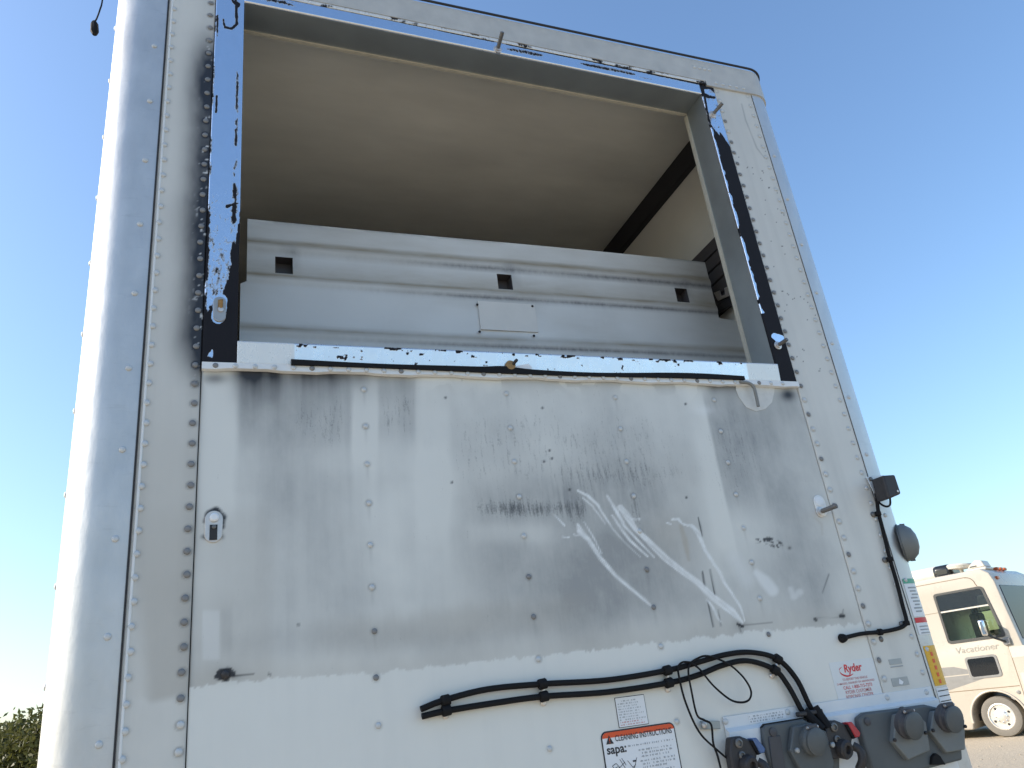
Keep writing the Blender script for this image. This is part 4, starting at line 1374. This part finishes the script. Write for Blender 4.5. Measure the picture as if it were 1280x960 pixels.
rcab = cable('lamp_cable', rc, .0062, -.014)
for (a, c_) in ((1097.5, 642), (1112, 699), (1133, 779), (1100, 790)):
    q = P(a, c_, -.014)
    ax = (0.05, 0, 1) if a != 1100 else (1, 0, 0)
    ax = np.array(ax) / np.linalg.norm(ax)
    MB().lathe(q - ax * .007, ax, [(.0095, 0), (.0105, .002), (.0105, .012), (.0095, .014)], 12).build('cable_clip', M['rubber'], rcab, 40)
    s = P(a - 6, c_ + 1, -.006) if a != 1100 else P(a + 1, c_ + 9, -.002)
    MB().lathe((s[0], s[1] + .002, s[2]), (0, -1, 0), [(.009, 0), (.009, .004), (.005, .007)], 12).build('clip_screw', M['steel'], rcab, 40)
MB().lathe(P(1052, 798, -.001), (0, -1, 0), [(.014, 0), (.013, .008), (.009, .018), (.004, .022)], 14).build('grommet', M['rubber'], rcab, 40)
cable('lamp_pigtail', [(1094, 617, -.02), (1099, 628, -.03), (1107, 633, -.045), (1112.5, 631, -.05), (1112.5, 622, -.055)], .0035, -.03, rcab, 6)

# lamp on its bracket and the grey cover below it
q = pxpoly([(1083, 596), (1105, 594), (1113, 624), (1093, 617)], -.012)
lbk = MB().prism(q, (0, .003, 0)).build('lamp_bracket', M['d_clear'], T, bevel=.001, segs=1)
p = P(1088, 599, -.013)
MB().lathe(p, (0, -1, 0), [(.0075, 0), (.0075, .004), (.004, .006)], 12).build('bolt', M['steel'], lbk, 30)
F_ = [P(a, c_, -.075) for a, c_ in ((1104, 594), (1119, 593), (1127, 617), (1112, 623.5))]
B_ = [p + np.array((-.006, .052, 0)) for p in F_]
lamp = MB().add(F_ + B_, [(0, 3, 2, 1), (4, 5, 6, 7), (0, 1, 5, 4), (1, 2, 6, 5), (2, 3, 7, 6), (3, 0, 4, 7)]).build('lamp', M['iron'], T, bevel=.006, segs=3)
lamp['label'] = 'small black box lamp on a white bracket'
MB().lathe(P(1122, 614, -.0755), (0, -1, 0), [(.004, 0), (.004, .0015)], 10).build('screw', M['zinc'], lamp)
zc_ = P(1117, 678, -.005)[2]
ax = Vector((.66, -.75, 0)).normalized()
a_ = math.radians(42)
oc = Vector((XR - RC + RC * math.sin(a_), -.005 + RC - RC * math.cos(a_), zc_)) + Vector((0, 0, 0))
dm = MB().lathe(oc - ax * .004, ax, [(.062, 0), (.062, .012), (.056, .030), (.044, .044), (.022, .053), (.003, .055)], 28).build('round_cover', M['plastic2'], T, 40)
dm['label'] = 'grey domed round cover on the corner post'
MB().lathe(oc - ax * .005, ax, [(.066, 0), (.066, .006), (.063, .007)], 28).build('cover_rim', M['plastic'], dm, 40)
for s in (-1, 1):
    MB().box(tuple(oc + ax * .010 + Vector((-.006, -.006, s * .058 - .006))), tuple(oc + ax * .024 + Vector((.006, .006, s * .058 + .006)))).build('cover_tab', M['plastic3'], dm)

# ------------------------------------------------------------------ wire hanging from the roof
wr = empty('hanging_wire', (-0.40, 0.0, ZC + 2.07))
tag(wr, 'thin black wire hanging off the trailer roof with a plug on its end', 'wire')
wpts = [(-.372, .03, ZC + 2.492), (-.388, .02, ZC + 2.46), (-.390, .01, ZC + 2.35)] + [tuple(P(a, c_, 0)) for a, c_ in ((128, 0), (125, 12), (121, 23), (118.5, 27))]
loc = np.array((-0.40, 0.0, ZC + 2.07))
MB().tube([np.array(p) - loc for p in smooth_path(wpts, 5)], .0026, 6).build('wire', M['rubber'], wr, 60)
p, q = P(118, 27) - loc, P(118.3, 43) - loc
MB().tube([p, p + (q - p) * .2, p + (q - p) * .8, q], [.006, .011, .012, .007], 8).build('plug', M['rubber'], wr, 30)

# ------------------------------------------------------------------ motorhome
W0 = np.array([14.407, 12.488 - D, 0.0])
ud = np.array([.384, -.923]) / math.hypot(.384, .923)
RV = empty('motorhome', W0, math.atan2(ud[1], ud[0]))
tag(RV, 'cream motorhome with a slanted cab side window parked on dirt', 'motorhome')
M['rv'] = plain('cream gelcoat', (0.48, 0.435, 0.36), .28, 0, .04, 3)
M['rv_white'] = plain('pale gelcoat', (0.54, 0.51, 0.44), .28, 0, .04, 3)
M['rv_grey'] = plain('grey stripe', (0.24, 0.235, 0.22), .3, 0, .18, 9)
M['rv_line'] = plain('brown trim line', (0.22, 0.16, 0.10), .5)
M['rv_text'] = plain('silver lettering', (0.41, 0.385, 0.33), .3, .3)
M['seal'] = plain('window seal', (0.05, 0.05, 0.045), .5)
M['glass_dark'] = plain('dark glass', (0.012, 0.014, 0.016), .06, 0, .1, 3)
M['shield'] = plain('blue tinted windscreen', (0.010, 0.022, 0.045), .05, 0, .1, 3, spec=.12)
M['chrome'] = plain('chrome', (0.85, 0.86, 0.88), .08, 1, .03, 10)
M['rim'] = plain('polished wheel', (0.78, 0.75, 0.68), .25, .55, .10, 30)
M['tyre'] = plain('dusty tyre', (0.17, 0.155, 0.13), .8, 0, .2, 30)
M['well'] = plain('wheel well', (0.02, 0.02, 0.02), .8)
M['amber'] = plain('clearance lens', (0.45, 0.10, 0.03), .3)


def tinted(name, t, refl=.12):
    m, nt, b = nodes(name)
    tr = N(nt, 'ShaderNodeBsdfTransparent')
    tr.inputs[0].default_value = (*t, 1)
    gl = N(nt, 'ShaderNodeBsdfGlossy')
    gl.inputs['Roughness'].default_value = .04
    fr = N(nt, 'ShaderNodeFresnel')
    fr.inputs[0].default_value = 1.5
    mx = N(nt, 'ShaderNodeMixShader')
    nt.links.new(mth(nt, 'ADD', fr.outputs[0], refl, True), mx.inputs[0])
    nt.links.new(tr.outputs[0], mx.inputs[1])
    nt.links.new(gl.outputs[0], mx.inputs[2])
    nt.links.new(mx.outputs[0], nt.nodes['Material Output'].inputs[0])
    return m


M['tint_low'] = tinted('pale green glass', (.86, .90, .78), .03)
M['tint_up'] = tinted('grey shaded glass', (.5, .5, .47), .16)
WID = 2.45
prof = [(-8.3, .32), (-5.45, .32)]
prof += [(-5.0 - .46 * math.cos(a), .36 + .46 * math.sin(a)) for a in np.linspace(0, math.pi, 14)]
prof += [(-4.5, .22), (-.50, .17)]
prof += [(.05 - .50 * math.cos(a), .34 + .50 * math.sin(a)) for a in np.linspace(0.0, math.pi, 18)]
prof += [(.60, .25), (.98, .30), (1.06, .55), (1.06, 1.05), (.98, 1.40), (.88, 1.62), (.82, 2.30), (.78, 2.86), (.72, 3.04), (.58, 3.14), (-8.2, 3.14), (-8.35, 3.0), (-8.35, .45)]
bodyo = MB().prism([(x, 0, z) for x, z in prof][::-1], (0, WID, 0)).build('body_raw', M['rv'])
cutr = MB().prism([(-.42, -.2, 1.84), (.60, -.2, 1.84), (.50, -.2, 2.77), (-.42, -.2, 2.77)], (0, WID + .4, 0)).build('cut_raw', M['rv'])
import bmesh
for o_ in (bodyo, cutr):
    bm = bmesh.new()
    bm.from_mesh(o_.data)
    bmesh.ops.recalc_face_normals(bm, faces=bm.faces)
    bm.to_mesh(o_.data)
    bm.free()
bo = bodyo.modifiers.new('cut', 'BOOLEAN')
bo.operation, bo.object, bo.solver = 'DIFFERENCE', cutr, 'EXACT'
bv = bodyo.modifiers.new('bevel', 'BEVEL')
bv.width, bv.segments, bv.limit_method, bv.angle_limit = .05, 3, 'ANGLE', math.radians(60)
bpy.context.view_layer.update()
bme = bpy.data.meshes.new_from_object(bodyo.evaluated_get(bpy.context.evaluated_depsgraph_get()))
bpy.data.objects.remove(bodyo)
bpy.data.objects.remove(cutr)
bme.polygons.foreach_set('use_smooth', [True] * len(bme.polygons))
bme.set_sharp_from_angle(angle=math.radians(32))
bme.name = 'body'
body = obj('body', bme, M['rv'], RV)


def side_poly(pts, y, t, m_, name, parent, bevel=0):
    return MB().prism([(u, y, z) for u, z in pts][::-1] if t > 0 else [(u, y, z) for u, z in pts], (0, t, 0)).build(name, M[m_], parent, bevel=bevel, segs=2)


def round_poly(pts, r, n=4):
    out = []
    k = len(pts)
    for i in range(k):
        a, b_, c_ = np.array(pts[i - 1]), np.array(pts[i]), np.array(pts[(i + 1) % k])
        p_ = b_ + (a - b_) / np.linalg.norm(a - b_) * r
        q_ = b_ + (c_ - b_) / np.linalg.norm(c_ - b_) * r
        for j in range(n + 1):
            t = j / n
            out.append(tuple((1 - t) ** 2 * p_ + 2 * t * (1 - t) * b_ + t * t * q_))
    return out


def ring(outer, inner, y, t, m_, name, parent):
    n = len(outer)
    vs = [(u, y, z) for u, z in outer] + [(u, y, z) for u, z in inner] + [(u, y + t, z) for u, z in outer] + [(u, y + t, z) for u, z in inner]
    fs = []
    for i in range(n):
        j = (i + 1) % n
        fs += [(i, j, n + j, n + i), (i, 2 * n + i, 2 * n + j, j), (n + i, n + j, 3 * n + j, 3 * n + i)]
    return MB().add(vs, fs).build(name, M[m_], parent)


for side, yy in ((0, -.012), (1, WID + .002)):
    wi = [(-.46, 1.80), (.65, 1.80), (.525, 2.81), (-.46, 2.81)]
    fr_ = ring(round_poly(wi, .07), round_poly([(-.415, 1.85), (.595, 1.85), (.485, 2.765), (-.415, 2.765)], .05), yy - (.006 if not side else 0), .016, 'seal', 'cab_window', RV)
    side_poly([(-.41, 1.855), (.59, 1.855), (.525, 2.42), (-.41, 2.42)], yy + .004, .004, 'tint_low', 'lower_pane', fr_)
    side_poly([(-.41, 2.44), (.52, 2.44), (.48, 2.76), (-.41, 2.76)], yy + .004, .004, 'tint_up', 'upper_pane', fr_)
    side_poly([(-.41, 2.415), (.53, 2.415), (.525, 2.445), (-.41, 2.445)], yy - .002, .012, 'rv_white', 'glazing_bar', fr_)
# cab seat and wheel seen through the glass
se = MB().box((-.06, .45, 1.80), (.10, .95, 2.34)).build('cab_seat', M['seal'], RV, bevel=.05, segs=3)
MB().box((-.03, .58, 2.30), (.05, .82, 2.52)).build('headrest', M['seal'], se, bevel=.04, segs=3)
MB().box((.25, .30, 1.80), (.60, 2.2, 1.96)).build('dashboard', M['seal'], RV, bevel=.04, segs=2)
MB().tube([(.30 - .05 * math.sin(a), 1.6 + .2 * math.cos(a), 2.05 + .2 * math.sin(a)) for a in np.linspace(0, 2 * math.pi, 20)], .016, 8).build('steering_wheel', M['seal'], RV, 60)
# lower window, stripes, lines, lettering
ring(round_poly([(-.25, 1.09), (.35, 1.09), (.35, 1.51), (-.25, 1.51)], .07), round_poly([(-.21, 1.13), (.31, 1.13), (.31, 1.47), (-.21, 1.47)], .05), -.012, .014, 'rv_grey', 'low_window', RV)
side_poly(round_poly([(-.215, 1.125), (.315, 1.125), (.315, 1.475), (-.215, 1.475)], .05), -.006, .005, 'glass_dark', 'low_pane', RV)
side_poly([(-8.2, 1.37), (-.74, 1.37), (-.50, 1.36), (-.26, 1.28), (-.26, 1.20), (-8.2, 1.20)], -.002, .001, 'rv_grey', 'stripe', RV)
side_poly([(-8.2, 1.18), (-.26, 1.18), (-.26, 1.13), (.06, 1.10), (-.30, 1.02), (-.77, .92), (-8.2, .92)], -.002, .001, 'rv_grey', 'stripe', RV)
for pts in ([(-8.2, .885), (.58, .885), (.58, .90), (-8.2, .90)], [(.615, 1.66), (.627, 1.66), (.60, .30), (.588, .30)], [(-8.2, 3.02), (.24, 3.02), (.24, 3.035), (-8.2, 3.035)],
            [(-8.2, 2.43), (-.47, 2.43), (-.47, 2.44), (-8.2, 2.44)]):
    side_poly(pts, -.003, .002, 'rv_line', 'trim_line', RV)
arc = [(.24 + .17 * math.sin(a), 2.87 + .155 * math.cos(a)) for a in np.linspace(0, math.pi / 2, 8)]
MB().tube([(u, -.002, z) for u, z in arc] + [(.43, -.002, 2.82)], .008, 6).build('trim_line', M['rv_line'], RV, 60)
side_poly([(.62, 1.40), (.98, 1.40), (.90, 1.60), (.62, 1.60)], -.004, .003, 'rv_white', 'pale_band', RV)
text_mesh('Vacationer', -.36, .46, 1.595, 1.715, -.006, 'rv_text', RV, 'lettering', .0, .15)
side_poly(round_poly([(.66, .68), (.90, .68), (.90, 1.12), (.66, 1.12)], .03), -.003, .002, 'rv_white', 'access_hatch', RV)
MB().lathe((.52, -.002, .78), (0, -1, 0), [(.035, 0), (.035, .01), (.02, .014)], 12).build('latch', M['rv_grey'], RV, 30)
# wheel-arch lip
MB().tube([(.05 - .51 * math.cos(a), -.006, .34 + .51 * math.sin(a)) for a in np.linspace(-.1, math.pi + .1, 24)], .022, 8).build('arch_lip', M['rv'], RV, 60)
# windscreen on the sloping front
g_ = []
for (u, z) in ((.868, 1.72), (.786, 2.78)):
    g_.append((u + .012, z))
MB().add([(g_[0][0], .16, g_[0][1]), (g_[0][0], WID - .16, g_[0][1]), (g_[1][0], WID - .16, g_[1][1]), (g_[1][0], .16, g_[1][1]),
          (g_[0][0] - .02, .16, g_[0][1]), (g_[0][0] - .02, WID - .16, g_[0][1]), (g_[1][0] - .02, WID - .16, g_[1][1]), (g_[1][0] - .02, .16, g_[1][1])],
         [(0, 1, 2, 3), (0, 4, 5, 1), (1, 5, 6, 2), (2, 6, 7, 3), (3, 7, 4, 0)]).build('windscreen', M['shield'], RV, bevel=.008, segs=2)
MB().box((1.03, .05, .32), (1.10, WID - .05, .58)).build('bumper', M['rv_white'], RV, bevel=.03, segs=2)
for y in (.12, WID - .42):
    MB().box((1.03, y, .68), (1.075, y + .30, .90)).build('headlight', M['chrome'], RV, bevel=.02, segs=2)


def rv_wheel(u, y0):
    w = MB().lathe((u, y0, .37), (0, 1, 0), [(.235, .0), (.30, -.012), (.355, .0), (.37, .03), (.37, .21), (.355, .24), (.24, .24)], 36, False).build('tyre', M['tyre'], RV, 40)
    MB().lathe((u, y0 + .01, .37), (0, -1, 0), [(.24, -.01), (.242, .012), (.225, .016), (.205, -.008), (.19, -.020), (.11, -.006), (.095, .004), (.05, .020), (.02, .022)], 36).build('rim', M['rim'], w, 25)
    for k in range(8):
        a = 2 * math.pi * k / 8
        MB().lathe((u + .105 * math.cos(a), y0 + .008, .37 + .105 * math.sin(a)), (0, -1, 0), [(.013, 0), (.013, .014), (.006, .018)], 8).build('wheel_nut', M['chrome'], w, 30)
    for k in range(4):
        a = 2 * math.pi * k / 4 + .5
        MB().lathe((u + .165 * math.cos(a), y0 + .012, .37 + .165 * math.sin(a)), (0, -1, 0), [(.022, 0), (.020, .006)], 12).build('hand_hole', M['well'], w)


rv_wheel(.07, .04)
rv_wheel(.07, WID - .28)
rv_wheel(-5.0, .04)
rv_wheel(-5.0, WID - .28)
MB().box((-8.0, .35, .30), (.95, WID - .35, .42)).build('chassis', M['well'], RV)
# mirror
mr = MB().box((.33, -.36, 1.86), (.44, -.16, 2.16)).build('mirror', M['chrome'], RV, bevel=.03, segs=3)
MB().tube(smooth_path([(.62, -.01, 1.70), (.58, -.12, 1.74), (.46, -.22, 1.82), (.40, -.25, 1.88)], 5), .022, 8).build('mirror_arm', M['seal'], mr, 50)
MB().box((.56, -.05, 1.64), (.70, .0, 1.78)).build('mirror_foot', M['rv_grey'], mr, bevel=.02, segs=2)
# roof fittings
MB().box((-1.35, .75, 3.13), (-.30, 1.55, 3.44)).build('roof_air_conditioner', M['rv_white'], RV, bevel=.12, segs=4)
MB().box((-.60, .72, 3.135), (-.18, 1.58, 3.43)).build('air_conditioner_grille', M['glass_dark'], RV, bevel=.10, segs=4)
ds = MB().lathe((.05, .60, 3.24), (0.1, 0, 1), [(.02, 0), (.24, .03), (.27, .09), (.25, .12), (.02, .13)], 24).build('antenna_dish', M['rv_white'], RV, 40)
MB().tube([(.05, .60, 3.12), (.05, .60, 3.26)], .035, 8).build('dish_stem', M['rv_white'], ds, 40)
vt = MB().box((.22, .35, 3.13), (.62, .80, 3.20)).build('roof_vent', M['rv_white'], RV, bevel=.03, segs=2)
MB().prism([(.24, .37, 3.20), (.60, .37, 3.20), (.56, .37, 3.33), (.44, .37, 3.36), (.30, .37, 3.27)], (0, .40, 0)).build('vent_lid', M['rv_white'], vt, bevel=.02, segs=2)
MB().box((.30, .365, 3.225), (.44, .372, 3.25)).build('vent_slot', M['seal'], vt)
MB().box((.755, .20, 2.90), (.80, .32, 2.96)).build('clearance_light', M['amber'], RV, bevel=.008, segs=2)
for y in (.9, 1.15, 1.4):
    MB().box((.50, y, 3.13), (.66, y + .13, 3.19)).build('clearance_light', M['amber'], RV, bevel=.02, segs=2)

# ------------------------------------------------------------------ trees at the left
m, nt, b = nodes('foliage')
c = mixc(nt, noise(nt, 1.3, 3), (0.05, 0.065, 0.018), (0.13, 0.125, 0.03))
nt.links.new(c, b.inputs['Base Color'])
b.inputs['Roughness'].default_value = .55
tl = N(nt, 'ShaderNodeBsdfTranslucent')
nt.links.new(c, tl.inputs[0])
mx = N(nt, 'ShaderNodeMixShader')
mx.inputs[0].default_value = .35
nt.links.new(b.outputs[0], mx.inputs[1])
nt.links.new(tl.outputs[0], mx.inputs[2])
nt.links.new(mx.outputs[0], nt.nodes['Material Output'].inputs[0])
M['leaf'] = m
M['bark'] = plain('bark', (0.10, 0.075, 0.05), .9, 0, .3, 12, .3)


def tree(az, dist, height, width, label, seed):
    r = np.random.default_rng(seed)
    a = math.radians(az)
    loc = np.array([dist * math.cos(a), -D + dist * math.sin(a), 0])
    t = empty('leafy_tree', loc)
    tag(t, label, 'tree', 'trees behind the trailer')
    mb = MB()
    tr = [(0, 0, 0), (.05, .02, height * .25), (-.03, .05, height * .5), (.04, 0, height * .8)]
    mb.tube(smooth_path(tr, 4), list(np.linspace(.14, .03, 13)), 8)
    tips = []
    for k in range(22):
        z0 = height * r.uniform(.15, .62)
        aa = r.uniform(0, 6.28)
        rr = width * .5 * math.sqrt(r.uniform(.15, 1.0))
        z1 = min(height * .95, z0 + height * r.uniform(.05, .36))
        rr *= math.sqrt(max(.12, 1 - ((z1 / height - .5) / .52) ** 2))
        e = np.array((rr * math.cos(aa), rr * math.sin(aa), z1))
        mid = np.array((e[0] * .45, e[1] * .45, z0 + (z1 - z0) * .65))
        pts = smooth_path([(0, 0, z0), mid, e], 3)
        mb.tube(pts, list(np.linspace(.05, .012, len(pts))), 5)
        tips += [e, (e + mid) / 2]
    tips.append(np.array((0, 0, height * .92)))
    mb.build('trunk', M['bark'], t, 50)
    n = 7000
    ti = np.array(tips)[r.integers(0, len(tips), n)]
    off = r.normal(0, 1, (n, 3)) * np.array([.30, .30, .24]) * width / 3.2
    ctr = ti + off
    ctr[:, 2] = np.clip(ctr[:, 2], .2, height * (1 + .02 * r.random(n)))
    d1 = r.normal(0, 1, (n, 3))
    d1 /= np.linalg.norm(d1, axis=1)[:, None]
    d2 = np.cross(d1, r.normal(0, 1, (n, 3)))
    d2 /= np.linalg.norm(d2, axis=1)[:, None]
    s = r.uniform(.06, .13, n)[:, None]
    vs = np.stack([ctr - d1 * s * 1.5, ctr + d2 * s * .6, ctr + d1 * s * 1.5, ctr - d2 * s * .6], 1).reshape(-1, 3)
    me = bpy.data.meshes.new('crown')
    me.from_pydata(vs.tolist(), [], np.arange(4 * n).reshape(n, 4).tolist())
    obj('crown', me, M['leaf'], t)
    return t


tree(99.2, 42, 4.1, 4.2, 'tall leafy tree rising beside the left edge of the trailer', 1)
tree(101.6, 46, 3.75, 4.4, 'lower rounded leafy tree standing further out from the trailer corner', 2)
